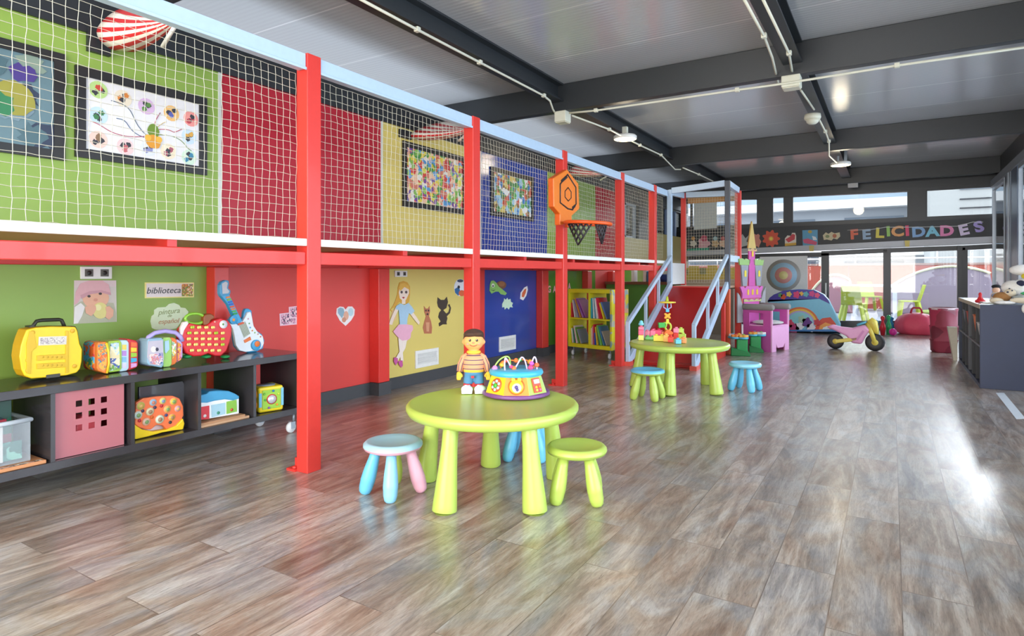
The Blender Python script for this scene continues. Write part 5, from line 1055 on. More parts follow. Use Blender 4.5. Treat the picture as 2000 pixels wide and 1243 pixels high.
cn = {'#c8323c': 'red', '#e8e4e0': 'white', '#a9b4b8': 'grey', '#8f7a9c': 'dusky violet', '#e0a040': 'orange', '#a98ad0': 'lilac', '#8a4a92': 'purple', '#b06aa8': 'pinkish purple', '#3fa8b8': 'teal', '#e6ecec': 'white', '#5ab0c4': 'sky blue', '#ece6da': 'cream', '#e23a5a': 'pink', '#d8262c': 'red', '#e8cf2c': 'yellow', '#5a78b8': 'blue', '#e4dcd4': 'cream', '#3f9a7a': 'sea green', '#c85a5a': 'brick red', '#e8d8d0': 'pale pink', '#6aa84a': 'green', '#c9a878': 'tan', '#8a98a8': 'grey blue', '#e8d0a0': 'pale yellow', '#e6a0b0': 'pink', '#cf2a3a': 'red', '#2f52b0': 'short blue', '#ecc93a': 'golden yellow', '#2f8a6a': 'dark green', '#7ac05a': 'bright green', '#4a80a8': 'blue', '#a8a090': 'grey brown'}
Mb = parent_matrix(t)
for cname, cx, cz, books in cells:
    foot = cx+0.004; prev = None
    for k, (c, th, h, lean) in enumerate(books):
        a = math.radians(lean*0.78); th *= 0.9
        if prev:
            for qx, qz in prev: foot = max(foot, qx+qz*math.tan(a)+0.002)
        else: foot = cx+0.004+h*math.sin(a)
        P = [(foot+u*math.cos(a)-v*math.sin(a), cz+u*math.sin(a)+v*math.cos(a)) for (u, v) in ((0, 0), (th, 0), (th, h), (0, h))]
        if max(p[0] for p in P) > cx+0.312: break
        prev = [(P[1][0], P[1][1]-cz), (P[2][0], P[2][1]-cz)]
        b = MB(); y0 = 0.02+0.008*(k % 3); d = 0.19
        b.prism([Mb @ Vector((p[0], y0, p[1])) for p in P], (Mb.to_3x3() @ Vector((0, d, 0))), mat(c, 0.4))
        b.prism([Mb @ Vector((p[0], y0+d, p[1])) for p in P], (Mb.to_3x3() @ Vector((0, 0.002, 0))), '#efeae0')
        tag(b.build('picture_book', bevel=0.0012), cn[c]+(' upright' if lean < 3 else ' leaning')+' picture book in the '+cname+' compartment of the yellow bookcase', 'book', 'picture books in the yellow bookcase')

# ================================================================== BASKETBALL HOOP
OR_ = mat('#f2822c', 0.35)
t = thing('basketball_hoop', 'orange toy basketball backboard and ring with black net on a red post', 'hoop', (PX+0.05, 5.4, 1.5))
X = PX+0.0598
b = MB(); b.prism(onx([(1108, 331), (1130, 359), (1132, 408), (1117, 422), (1117, 436), (1094, 440), (1094, 418), (1082, 404), (1081, 348)], X), (-0.06, 0, 0), OR_, mat('#e8661c', 0.4)); b.build('backboard', t, bevel=0.008, seg=3)
def ringpoly(b, outer, X, wpx, m):
    cx = sum(p[0] for p in outer)/len(outer); cy = sum(p[1] for p in outer)/len(outer)
    b.tube([q for q in onx(outer, X)], wpx, m, 6, closed=True)
BKT = mat('#2a2226', 0.5)
b = MB(); ringpoly(b, [(1108.5, 341), (1124.5, 366), (1125, 399), (1118, 410), (1109, 408), (1094, 396), (1094, 360)], X+0.002, 0.008, BKT); ringpoly(b, [(1109.5, 366.5), (1115.5, 375), (1115.5, 387), (1110, 393), (1103.5, 385), (1103.5, 374)], X+0.002, 0.005, BKT)
b.prism(onx([(1096, 352), (1107, 342), (1109, 347), (1097, 358)], X+0.004), (-0.004, 0, 0), BKT); b.prism(onx([(1118, 404), (1124, 399), (1124, 405), (1118, 409)], X+0.004), (-0.004, 0, 0), BKT); b.build('painted_lines', t)
b = MB(); c = Vector((-2.44, 5.33, 1.585)); cc = [c+Vector((0.215*math.cos(a), 0.215*math.sin(a), 0.012*math.cos(a)*-1)) for a in [2*PI*i/36 for i in range(36)]]
b.tube(cc, 0.0165, mat('#ee5a1c', 0.4), 10, closed=True); b.beam((PX+0.05, 5.42, 1.585), (-2.63, 5.36, 1.585), 0.07, 0.05, mat('#ee5a1c', 0.4)); b.build('ring', t)
def arcp(a, z): return Vector((c.x+0.2*math.cos(a), c.y+0.2*math.sin(a), z))
for a0, a1, dp in ((-2.25, -0.95, 0.20), (-0.80, -0.10, 0.19)):
    b = MB(); n = 5; z0 = 1.572
    for k in range(n+1):   # lattice of cords in a hanging triangle
        f = k/n; am = (a0+a1)/2
        p = arcp(a0+(a1-a0)*f, z0)
        tipL = arcp(a0+(am-a0)*1.0, z0-dp)
        # strands parallel to the two sides
        q1 = arcp(am+(a1-a0)*0.5*f, z0-dp*(1-f)); b.tube([p, arcp(a0+(a1-a0)*(f+ (1-f)*0.5), z0-dp*(1-f))], 0.009, BKT, 6)
        b.tube([p, arcp(a0+(a1-a0)*(f*0.5), z0-dp*f)], 0.009, BKT, 6)
    b.tube([arcp(a0, z0), arcp(a1, z0)], 0.006, BKT, 6); b.build('net_flap', t)

# ================================================================== BRICKS ON THE FARTHER TABLE
TZ = 0.4505
def brick(px, py, nx, c, label, z=TZ, h=0.05, w_=0.052, d=0.05, rz=0.3, rot=0):
    p = at_z(px, max(py, 662.5), TZ); p = p+Vector((FX, FY, 0))*0.02; p.z = z
    t = thing('building_brick', label, 'brick', p, rz, 'building bricks on the farther round table')
    b = MB(); b.box(-w_*nx/2, w_*nx/2, -d/2, d/2, 0, h, mat(c, 0.35)); b.build('block', t, world=False, bevel=0.004)
    for i in range(nx):
        s = MB(); s.lathe([(0.0, h), (0.015, h), (0.015, h+0.011), (0.013, h+0.013), (0, h+0.013)], mat(c, 0.35), Matrix.Translation(((i-(nx-1)/2)*w_, 0, 0)), 16); s.build('stud', t, world=False)
    return t
PKc, YLc, ORc, RDc, GRc, BLc, LMc = '#f07a96', '#f0dc50', '#f59a5a', '#ee4a38', '#7ac878', '#6cc4e4', '#bcd85a'
brick(1253, 665, 1, '#f2e27a', 'pale yellow brick at the bottom of the tall brick stack'); brick(1253, 665, 1, '#ee5f86', 'pink brick in the tall brick stack', TZ+0.0515); brick(1253, 665, 1, '#f07a96', 'upper pink brick in the tall brick stack', TZ+0.103, 0.03)
p = at_z(1253, 665, TZ)+Vector((FX, FY, 0))*0.02; b = MB(); b.lathe([(0, 0.001), (0.026, 0.001), (0.026, 0.02), (0.018, 0.026), (0.019, 0.034), (0.010, 0.046), (0, 0.05)], mat('#7ccbe2', 0.35), Matrix.Translation((p.x, p.y, TZ+0.147)), 20); tag(b.build('building_brick'), 'sky blue rounded brick on top of the tall brick stack', 'brick', 'building bricks on the farther round table')
brick(1271, 664, 2, '#7ac878', 'green two stud brick lying right of the tall stack', h=0.03); brick(1265, 659, 1, '#f58aa4', 'pink brick behind the green brick, left one', h=0.08); brick(1276, 658, 1, '#f07a9c', 'pink brick behind the green brick, right one', h=0.085)
brick(1288, 667, 2, YLc, 'yellow two stud brick at the front of the table', h=0.055); brick(1302, 668, 1, '#f2b85a', 'pale orange tall brick in the middle of the front row', h=0.065); brick(1311, 669, 1, RDc, 'orange red brick in the front row beside the blue brick', h=0.05)
brick(1325, 672, 1, BLc, 'sky blue brick lying at the front of the table', h=0.042, rz=0.6); brick(1336, 671, 1, ORc, 'orange brick at the right end of the front row', h=0.048, rz=0.1)
brick(1292, 657, 1, '#f28a6a', 'salmon brick behind the yellow brick', h=0.075); brick(1283, 652, 2, '#e83a6c', 'magenta two stud brick at the back of the pile', h=0.09, rz=0.2); brick(1303, 656, 2, '#e8402c', 'red two stud brick under the flower tower', h=0.045, rz=0.5)
brick(1321, 661, 1, '#e63a34', 'red brick right of the flower tower', h=0.06); brick(1330, 659, 2, LMc, 'lime two stud brick on the right of the pile', h=0.05, rz=0.1); brick(1331, 659, 1, '#bcd85a', 'lime brick stacked on the lime two stud brick', TZ+0.0515+0.012, 0.04, rz=0.1); brick(1322, 659, 1, '#f28ab0', 'pink brick stacked beside the lime brick at right', TZ+0.0615, 0.045, rz=0.1)
# construction toy tower
p = at_z(1303, 663, TZ)+Vector((FX, FY, 0))*0.0; t = thing('construction_tower', 'tall construction toy of plastic flowers, rings and gears on the brick pile', 'toy', (p.x, p.y, 0.509), CAM_YAW)
def part(name, f): b = MB(); f(b); b.build(name, t, world=False, bevel=0.0)
s = 5.75/CAM_F
def uv(px, py): return ((px-1302)*s, (654-py)*s)
def flat(name, pts, c, th=0.02): b = MB(); b.prism([(uv(*q)[0], -th/2, uv(*q)[1]) for q in pts], (0, th, 0), c); b.build(name, t, world=False, bevel=0.003)
flat('foot_piece', [(1294, 654), (1300, 646), (1306, 646), (1314, 652), (1312, 656), (1296, 656)], '#f0702c', 0.05)
b = MB(); b.tube([(uv(1304+6*math.sin(a), 640+8*math.cos(a))[0], 0, uv(1304+6*math.sin(a), 640+8*math.cos(a))[1]) for a in [2*PI*i/16 for i in range(16)]], 0.010, '#b9c83c', 8, closed=True); b.build('lower_ring', t, world=False)
flat('green_block', [(1283, 631), (1296, 631), (1297, 641), (1284, 642)], '#3fa84c', 0.05)
b = MB(); b.tube([(uv(1296+4*math.sin(a), 636+5*math.cos(a))[0], -0.01, uv(1296+4*math.sin(a), 636+5*math.cos(a))[1]) for a in [2*PI*i/16 for i in range(16)]], 0.007, '#9ad04a', 8, closed=True); b.build('green_ring', t, world=False)
flat('yellow_stem', [(1299, 632), (1300, 623), (1305, 623), (1306, 632)], '#d8cc3c', 0.022)
fl = [(1302.5+(6.5+2.4*math.cos(4*a))*math.cos(a+PI/4), 617+(5.5+2.2*math.cos(4*a))*math.sin(a+PI/4)) for a in [2*PI*i/40 for i in range(40)]]
flat('orange_clover', fl, '#f5a52c', 0.024)
flat('blue_joint', [(1299, 609), (1299, 603), (1306, 603), (1306, 609)], '#5ab8dc', 0.022)
for sx in (-1, 0, 1):
    b = MB(); b.tube([(uv(1302.5, 604)[0], 0, uv(1302.5, 604)[1]), (uv(1302.5+sx*8, 599)[0], 0, uv(0, 599)[1]), (uv(1302.5+sx*7, 590)[0], 0, uv(0, 590)[1])], 0.006, '#b8a8d8' if sx else '#5ab8dc', 8); b.build('petal_arm', t, world=False)
b = MB(); b.lathe([(0, 0), (0.05, 0), (0.085, 0.006), (0.085, 0.014), (0.05, 0.018), (0, 0.018)], '#e8d04a', Matrix.Translation((0, 0, uv(0, 590.5)[1])), 24); b.build('wide_disc', t, world=False)
b = MB(); b.tube([(0, 0, uv(0, 588)[1]), (0, 0, uv(0, 583)[1]), (0, 0, uv(0, 576)[1])], [0.018, 0.014, 0.010], '#a9b830', 12); b.build('top_peg', t, world=False)

# ================================================================== PINK CASTLE THRONE
U = Vector((0.29, 0.957, 0)); D = Vector((-0.957, 0.29, 0)); O2 = Vector((-1.435, 9.34, 0))
PINK_LIT, PKD, GRYC = mat('#f6b4e2', 0.45), mat('#c856a8', 0.45), mat('#9b9a9e', 0.6); FAB = mat('#8c8a88', 0.9, bump=0.8, scale=60)  # front pink made lighter, with light from the right put into its colour
t = thing('castle_throne', 'pink wooden castle throne with grey padded armrests', 'chair', O2)
def tb_(u0, u1, d0, d1, z0, z1, m, name, bev=0.004):
    M = Matrix((( U.x, D.x, 0, O2.x), (U.y, D.y, 0, O2.y), (0, 0, 1, 0), (0, 0, 0, 1))); b = MB(); b.box(u0, u1, d0, d1, z0, z1, m, M); return b.build(name, t, bevel=bev)
def up(pts, d, th, m, name, zz=0):
    b = MB(); b.prism([O2+U*u+D*d+Vector((0, 0, z)) for u, z in pts], D*th, m); return b.build(name, t, bevel=0.003)
W2, D2 = 0.53, 0.43
# front board with zigzag cut
up([(0.0, 0), (0.13, 0), (0.13, 0.11), (0.175, 0.05), (0.35, 0.05), (0.40, 0.11), (0.40, 0), (W2, 0), (W2, 0.36), (0, 0.36)], 0, 0.02, PINK_LIT, 'front_board')
M2 = Matrix(((U.x, D.x, 0, O2.x), (U.y, D.y, 0, O2.y), (0, 0, 1, 0), (0, 0, 0, 1)))
for u0, nm in ((0.0, 'side_board'), (W2-0.02, 'side_board')):
    b = MB()
    for (d0, d1, z0, z1) in ((0.021, D2, 0, 0.36), (0.021, 0.13, 0.36, 0.60), (0.34, D2, 0.36, 0.60), (0.13, 0.34, 0.55, 0.60)): b.box(u0, u0+0.02, d0, d1, z0, z1, PKD, M2)
    b.build(nm, t)
    b = MB(); b.box(u0, u0+0.02, -0.0005, 0.021, 0.361, 0.60, PINK_LIT, M2); b.build('arm_front', t)
tb_(0.021, W2-0.021, 0.0, D2, 0.361, 0.375, PINK_LIT, 'seat_board')
b = MB(); b.ell(O2+U*0.265+D*0.19+Vector((0, 0, 0.405)), (0.24, 0.21, 0.032), mat('#cfd3cf', 0.9, bump=0.6), M2.to_3x3().to_4x4()); b.build('seat_cushion', t)
for u0 in (0.01, W2-0.01):
    b = MB(); a = O2+U*u0+Vector((0, 0, 0.632)); b.tube([a+D*-0.02, a+D*0.0, a+D*0.25, a+D*(D2+0.01), a+D*(D2+0.03)], [0.03, 0.045, 0.047, 0.045, 0.03], FAB, 14); b.build('arm_pad', t)
# castle back: stands behind the seat
def cb(pts, d, th, m, name): return up(pts, D2+d, th, m, name)
cb([(0.02, 0.37), (0.48, 0.37), (0.48, 0.74), (0.02, 0.74)], 0, 0.02, PKD, 'back_board')
cb([(-0.16, 0.4), (-0.16, 0.84), (-0.10, 0.80), (-0.02, 0.66), (0.0, 0.4)], 0.002, 0.02, GRYC, 'grey_wing'); cb([(0.52, 0.4), (0.52, 0.66), (0.62, 0.84), (0.70, 0.92), (0.68, 0.70), (0.72, 0.4)], 0.002, 0.02, GRYC, 'grey_wing')
cb([(-0.04, 0.75), (-0.03, 0.82), (-0.10, 0.92), (0.0, 0.93), (0.04, 0.90), (0.09, 0.93), (0.43, 0.93), (0.48, 0.90), (0.54, 0.93), (0.60, 0.92), (0.53, 0.82), (0.54, 0.75)], -0.006, 0.022, mat('#cc60ac', 0.45), 'pink_battlement')
cb([(0.0, 0.70), (0.52, 0.70), (0.52, 0.735), (0.45, 0.715), (0.38, 0.74), (0.30, 0.715), (0.22, 0.74), (0.14, 0.715), (0.06, 0.74), (0.0, 0.735)], -0.012, 0.004, mat('#b9b878', 0.5), 'green_trim')
for u0 in (-0.06, 0.36):
    cb([(u0+0.05, 0.931), (u0+0.17, 0.931), (u0+0.22, 1.24), (u0, 1.24)], 0.0, 0.022, mat('#8e8f9a', 0.5), 'grey_tower')
    cb([(u0-0.04, 1.241), (u0+0.24, 1.241), (u0+0.27, 1.33), (u0+0.19, 1.32), (u0+0.15, 1.34), (u0+0.08, 1.32), (u0+0.04, 1.34), (u0-0.06, 1.33)], -0.002, 0.022, mat('#93b56a', 0.5), 'green_battlement')
    cb([(u0+0.085, 1.07), (u0+0.145, 1.07), (u0+0.145, 1.15), (u0+0.115, 1.17), (u0+0.085, 1.15)], -0.006, 0.004, mat('#e3c93a', 0.5), 'yellow_window')
cb([(0.17, 0.931), (0.35, 0.931), (0.35, 1.46), (0.17, 1.46)], -0.002, 0.022, mat('#c650a0', 0.45), 'pink_tower')
cb([(0.12, 1.45), (0.40, 1.45), (0.38, 1.49), (0.34, 1.47), (0.26, 1.50), (0.18, 1.47), (0.14, 1.49)], -0.008, 0.004, mat('#c8a070', 0.5), 'roof_trim')
cb([(0.14, 1.491), (0.38, 1.491), (0.28, 1.86), (0.26, 1.90), (0.24, 1.86)], -0.002, 0.022, mat('#c3a65c', 0.5), 'spire')
for u0, z0 in ((0.10, 0.80), (0.235, 0.80), (0.37, 0.80), (0.235, 1.37)): cb([(u0, z0), (u0+0.055, z0), (u0+0.055, z0+0.07), (u0+0.0275, z0+0.09), (u0, z0+0.07)], -0.011, 0.004, mat('#e3b93a', 0.5), 'yellow_window')

# green flower drum table toy
GN, GND = mat('#1f9a50', 0.35), mat('#168040', 0.4)
for (px, py, lb, sc) in ((1457, 697, 'green toy stand topped with orange and blue flower drums, front one', 1.0), (1483, 690, 'green toy stand topped with orange and blue flower drums, rear one', 0.95)):
    p = at_z(px, py, 0); t = thing('flower_drum_toy', lb, 'toy', p+Vector((FX, FY, 0))*0.1, CAM_YAW-0.3)
    b = MB(); b.box(-0.085, 0.055, -0.06, 0.06, 0.012, 0.23, GN); b.build('column', t, world=False, bevel=0.012)
    b = MB(); b.prism([(-0.16 if sc == 1 else -0.10, -0.075, 0), (0.09, -0.075, 0), (0.09, -0.075, 0.03), (0.06, -0.075, 0.06), (-0.1, -0.075, 0.10), (-0.16 if sc == 1 else -0.10, -0.075, 0.11)], (0, 0.15, 0), GND); b.build('foot', t, world=False, bevel=0.008)
    offs = ((-0.10, -0.03), (0.0, -0.05), (-0.13, 0.05), (-0.05, 0.06)) if sc == 1 else ((-0.05, -0.02), (0.06, 0.0), (-0.02, 0.08))
    for i, (ox, oy) in enumerate(offs):
        b = MB(); M = Matrix.Translation((ox, oy, 0.23)); b.lathe([(0, 0), (0.06, 0), (0.068, 0.012), (0.066, 0.026), (0, 0.026)], mat('#5fc0e4', 0.35), M, 20); dr = b.build('blue_rim', t, world=False)
        b = MB(); c = ['#f0923c', '#f4b04a', '#e8e0d8', '#e2573a'][(i+(sc != 1)) % 4]; b.prism([(M @ Vector(((0.058+0.008*math.cos(5*a))*math.cos(a), (0.058+0.008*math.cos(5*a))*math.sin(a), 0.0265))) for a in [2*PI*k/40 for k in range(40)]], (0, 0, 0.03), c); b.build('petal_pad', t, world=False, bevel=0.006)
        b = MB(); b.ell((ox, oy, 0.288), (0.02, 0.02, 0.010), ['#d8403c', '#7ac04a', '#6a98c8', '#f2d84a'][i]); b.build('button', t, world=False)

# ================================================================== PLAY TENT
t = thing('play_tent', 'pop up play tent with rainbow print and purple top by the glass doors', 'tent', at_y(1570, 652, 12.75))
Yt = 12.75; base = [(1496, 651), (1640, 648), (1641, 634), (1634, 618), (1626, 602), (1618, 586), (1608, 575), (1590, 566.5), (1560, 565), (1530, 568), (1510, 576), (1500, 590), (1496, 610)]
P = ony(base, Yt); b = MB(); m = b.mi(mat('#6db4d6', 0.5)); cx = sum(p.x for p in P)/len(P); rings = []
for k in range(7):
    f = k/6; sc_ = 1-0.35*f*f; rings.append([b.bm.verts.new((cx+(p.x-cx)*sc_, Yt+0.12+0.85*f, p.z*(1-0.35*f*f) if p.z > 0.1 else p.z*0+0.004)) for p in P])
for A, B in zip(rings, rings[1:]):
    for i in range(len(P)): b.face([A[i], A[(i+1) % len(P)], B[(i+1) % len(P)], B[i]], m, True)
b.face(rings[-1], m); b.build('tent_body', t)
b = MB(); b.prism([(p.x, Yt, max(p.z, 0.004)) for p in P], (0, 0.119, 0), mat('#7cc0dc', 0.45)); b.build('front_panel', t, bevel=0.02)
def tp(pts, k, c, nm): b = MB(); b.prism([Vector((q.x, Yt-0.002-k*0.002, max(q.z, 0.006))) for q in ony(pts, Yt)], (0, 0.002, 0), c); b.build(nm, t)
tp([(1499, 590), (1503, 582), (1511, 576), (1530, 568), (1560, 565.5), (1590, 567), (1607, 575.5), (1616, 584), (1621, 594), (1600, 584), (1500, 586)], 0, mat('#4b3f9c', 0.45), 'purple_top')
for i, (px, py, r, c) in enumerate([(1524, 577, 4, '#5a9a5a'), (1530, 580, 5, '#d8502c'), (1541, 575, 5, '#d9c458'), (1556, 576, 6.5, '#d83a72'), (1565, 574, 4, '#e8b04a'), (1574, 575, 5, '#5aa8b0'), (1586, 574, 5.5, '#c83a80'), (1596, 577, 5, '#e0507a')]): tp(flower(px, py, r, 5), 1, c, 'printed_flower')
arch = [(1549+ (31)*math.cos(a)+ (4 if False else 6), 632-36*math.sin(a)) for a in [PI*i/16 for i in range(17)]]
for i, (r, c) in enumerate(((1.0, '#d9703a'), (0.9, '#e8c04a'), (0.8, '#b9a8d8'), (0.72, '#8fd0d8'))): tp([(1562+38*r*math.cos(a), 636-36*r*math.sin(a)) for a in [PI*k/16 for k in range(17)]], 1+i, c, 'printed_rainbow')
tp([(1590, 648), (1594, 632), (1606, 622), (1622, 620), (1632, 632), (1638, 648)], 1, '#d8503c', 'printed_rainbow'); tp([(1598, 648), (1602, 636), (1612, 630), (1624, 634), (1630, 648)], 2, '#f0a050', 'printed_rainbow'); tp([(1604, 648), (1608, 640), (1616, 637), (1624, 648)], 3, '#e4ecf2', 'printed_rainbow')
for i, (px, py, r, c) in enumerate([(1543, 632, 7, '#d94a6a'), (1551, 642, 9, '#b83a72'), (1566, 624, 7, '#a8c8b0'), (1576, 630, 9, '#6a3a8c'), (1584, 640, 8, '#e4e0ea'), (1562, 638, 8, '#ece8f0'), (1596, 630, 6, '#c83a4a')]): tp(flower(px, py, r, 5), 6, c, 'printed_flower')
tp([(1497, 645.5), (1640, 643), (1640, 648), (1497, 650.5)], 7, '#3f7fc0', 'blue_hem')

# ================================================================== PINK BALANCE BIKE
pr, pf = at_z(1632, 681.5, 0), at_z(1709, 686, 0)
t = thing('toy_motorbike', 'pink and yellow toy motorbike with black wheels on the floor', 'ride-on toy', ((pr.x+pf.x)/2, (pr.y+pf.y)/2, 0), math.atan2(pf.y-pr.y, pf.x-pr.x))
L = (pf-pr).length/2; BYL, BPK = mat('#e6d35e', 0.35), mat('#eaa6d2', 0.35)
for sx, r, nm in ((-1, 0.112, 'rear_wheel'), (1, 0.125, 'front_wheel')):
    b = MB(); M = Matrix.Translation((sx*L, 0, r)) @ Matrix.Rotation(PI/2, 4, 'X'); b.lathe([(0, -0.03), (r*0.5, -0.032), (r*0.85, -0.034), (r, -0.02), (r, 0.02), (r*0.85, 0.034), (r*0.5, 0.032), (0, 0.03)], mat('#26262a', 0.5), M, 32); wl = b.build(nm, t, world=False)
    b = MB(); b.lathe([(0, -0.04), (r*0.34, -0.038), (r*0.36, 0.0), (r*0.34, 0.038), (0, 0.04)], BYL, M, 20); b.build('hub', wl, world=False)
b = MB(); b.beam((-L, -0.05, 0.112), (-L+0.30, -0.05, 0.17), 0.03, 0.055, BYL); b.build('swing_arm', t, world=False, bevel=0.01)
b = MB(); pts = [(-L-0.12, 0.32), (-L-0.04, 0.36), (-L+0.08, 0.33), (-L+0.22, 0.32), (-L+0.34, 0.36), (L-0.12, 0.37), (L-0.06, 0.30), (L-0.12, 0.20), (-L+0.34, 0.09), (-L+0.22, 0.10), (-L+0.14, 0.20), (-L, 0.27)]
b.prism([(x, -0.065, z) for x, z in pts], (0, 0.13, 0), BPK); b.build('body', t, world=False, bevel=0.03, seg=4)
b = MB(); b.beam((-L+0.28, -0.069, 0.15), (L-0.14, -0.069, 0.29), 0.006, 0.03, '#d98cc4'); b.build('body_rib', t, world=False)
b = MB(); b.tube([(L+0.0, -0.045, 0.125), (L-0.05, -0.03, 0.28), (L-0.09, 0, 0.40)], [0.028, 0.03, 0.035], BYL, 12); b.tube([(L+0.0, 0.045, 0.125), (L-0.05, 0.03, 0.28), (L-0.09, 0, 0.40)], [0.028, 0.03, 0.035], BYL, 12); b.build('fork', t, world=False)
b = MB(); b.tube([(L-0.07, 0, 0.45), (L-0.02, 0, 0.40), (L+0.01, 0, 0.30), (L+0.03, 0, 0.24)], [0.05, 0.06, 0.04, 0.02], BYL, 14); b.build('front_cowl', t, world=False)
b = MB(); b.tube([(L-0.22, -0.10, 0.37), (L-0.12, -0.05, 0.41), (L-0.12, 0.05, 0.41), (L-0.22, 0.10, 0.37)], 0.014, mat('#5ab4d0', 0.4), 10); b.build('handlebar', t, world=False)

# ================================================================== SKITTLES, BALL, POUF, SACK
for px, py, h, c, lb in ((1712, 654, 0.27, '#2f96cf', 'blue toy skittle at the left of the group'), (1724, 655, 0.35, '#d8283a', 'red toy skittle between the blue and green ones'), (1735.5, 654, 0.36, '#2fae68', 'green toy skittle right of the red one'), (1741.5, 650, 0.30, '#2a8fc4', 'blue toy skittle behind the magenta ball')):
    p = at_z(px, py, 0); b = MB(); m = mat(c, 0.3); b.lathe([(0, 0), (0.035, 0), (0.045, 0.10*h/0.35*1), (0.055, 0.32*h), (0.045, 0.5*h), (0.022, 0.68*h), (0.020, 0.74*h), (0.036, 0.86*h), (0.034, 0.94*h), (0.018, 0.99*h), (0, h)], m, Matrix.Translation((p.x, p.y, 0.001)), 24); tag(b.build('skittle'), lb, 'skittle', 'toy skittles by the glass doors')
p = at_z(1744, 656, 0); b = MB(); b.ell((p.x, p.y, 0.066), 0.065, mat('#e030a0', 0.3)); tag(b.build('ball'), 'magenta plastic ball beside the toy skittles', 'ball')
p = at_z(1805, 656, 0)+Vector((FX, FY, 0))*0.3; t = thing('bean_bag', 'coral pink bean bag pouf with a loop handle by the glass doors', 'pouf', (p.x+0.05, p.y+0.03, 0))
PF = mat('#ee5674', 0.55, bump=0.25, scale=25); b = MB()
prof = [(0, 0.0), (0.26, 0.0), (0.31, 0.04), (0.345, 0.13), (0.335, 0.22), (0.28, 0.31), (0.18, 0.37), (0.06, 0.395), (0, 0.395)]
b.lathe(prof, PF, None, 48)
for v in b.bm.verts:
    a = math.atan2(v.co.y, v.co.x); r = math.hypot(v.co.x, v.co.y); k = 1+0.03*math.sin(6*a+v.co.z*9)+0.015*math.sin(11*a); v.co.x *= k; v.co.y *= k
b.build('cushion', t, world=False)
b = MB(); b.tube([(-0.09, 0, 0.38), (-0.075, 0, 0.45), (-0.05, 0, 0.485), (0.05, 0, 0.485), (0.075, 0, 0.45), (0.09, 0, 0.38)], 0.018, mat('#b8304a', 0.5), 10); b.build('handle', t, world=False)
p = at_z(1864, 692, 0)+Vector((FX, FY, 0))*0.18; t = thing('maroon_sack', 'tall maroon and red cloth toy sack behind the dark shelf unit', 'sack', (p.x-0.02, p.y+0.02, 0))
b = MB(); b.lathe([(0, 0), (0.13, 0), (0.15, 0.02), (0.16, 0.16), (0.17, 0.17), (0.155, 0.19), (0.17, 0.36), (0.178, 0.37), (0.16, 0.39), (0.165, 0.58), (0.175, 0.62), (0.16, 0.63), (0.15, 0.58), (0, 0.56)], confetti('sack_cloth', ['#7a2438', '#8c3044', '#a83050', '#6e2034', '#8a4a58'], 5, 0.6), None, 32)
for v in b.bm.verts:
    a = math.atan2(v.co.y, v.co.x); k = 1+0.05*math.sin(5*a+v.co.z*6); v.co.x *= k; v.co.y *= k
b.build('cloth_body', t, world=False); b = MB(); b.lathe([(0.15, 0.60), (0.172, 0.605), (0.172, 0.63), (0.15, 0.635)], '#d8c0c8', None, 32); b.build('rim', t, world=False)

# ================================================================== DARK SHELF UNIT
NV = mat('#1f2b49', 0.45, var=0.12, scale=6); NVE = mat('#b0a48c', 0.5); KX0, KX1, KY0, KY1 = 0.73, 1.50, 7.46, 9.66; KH = 0.81
KT = mat('#9aa6b4', 0.25); BKI = mat('#24262c', 0.5)
t = thing('cube_shelf', 'dark blue back to back cube shelf unit with plush toys on top', 'shelf', ((KX0+KX1)/2, (KY0+KY1)/2, 0))
b = MB(); b.box(KX0, KX1, KY0, KY0+0.04, 0, KH, NV); b.build('end_panel', t, bevel=0.002); b = MB(); b.box(KX0, KX1, KY1-0.04, KY1, 0, KH, NV); b.build('end_panel', t, bevel=0.002)
b = MB(); b.box(KX0, KX1, KY0+0.041, KY1-0.041, KH-0.04, KH, KT); b.build('top_board', t); b = MB(); b.box(KX0, KX1, KY0+0.041, KY1-0.041, 0, 0.04, NV); b.build('bottom_board', t)
b = MB(); b.box(KX0-0.004, KX0-0.0005, KY0+0.0, KY1, KH-0.04, KH, NVE); b.build('edge_band', t)
b = MB(); b.box(KX0+0.37, KX0+0.40, KY0+0.041, KY1-0.041, 0.041, KH-0.041, BKI); b.build('back_board', t)
b = MB(); b.box(KX0+0.003, KX0+0.369, KY0+0.041, KY1-0.041, 0.39, 0.41, mat('#6c7078', 0.5)); b.build('middle_board', t)
ns = 6
for i in range(1, ns):
    y = KY0+0.04+(KY1-KY0-0.08)*i/ns; wd = 0.03 if i == 3 else 0.012
    for z0, z1 in ((0.041, 0.389), (0.411, KH-0.041)): b = MB(); b.box(KX0+0.004, KX0+0.369, y-wd, y+wd, z0, z1, mat('#55585f', 0.5) if i == 3 else BKI); b.build('divider', t)
bn = {0: ('white wire edged basket in the nearest upper cube of the dark shelf', '#dcdcd8'), 1: ('orange basket filled with toys in the upper row of the dark shelf', '#ee7a3c'), 3: ('terracotta red basket in the upper row, behind the orange basket', '#c8503c'), 4: ('grey toy basket in the far upper cube of the dark shelf', '#7a8092')}
cw = (KY1-KY0-0.08)/ns
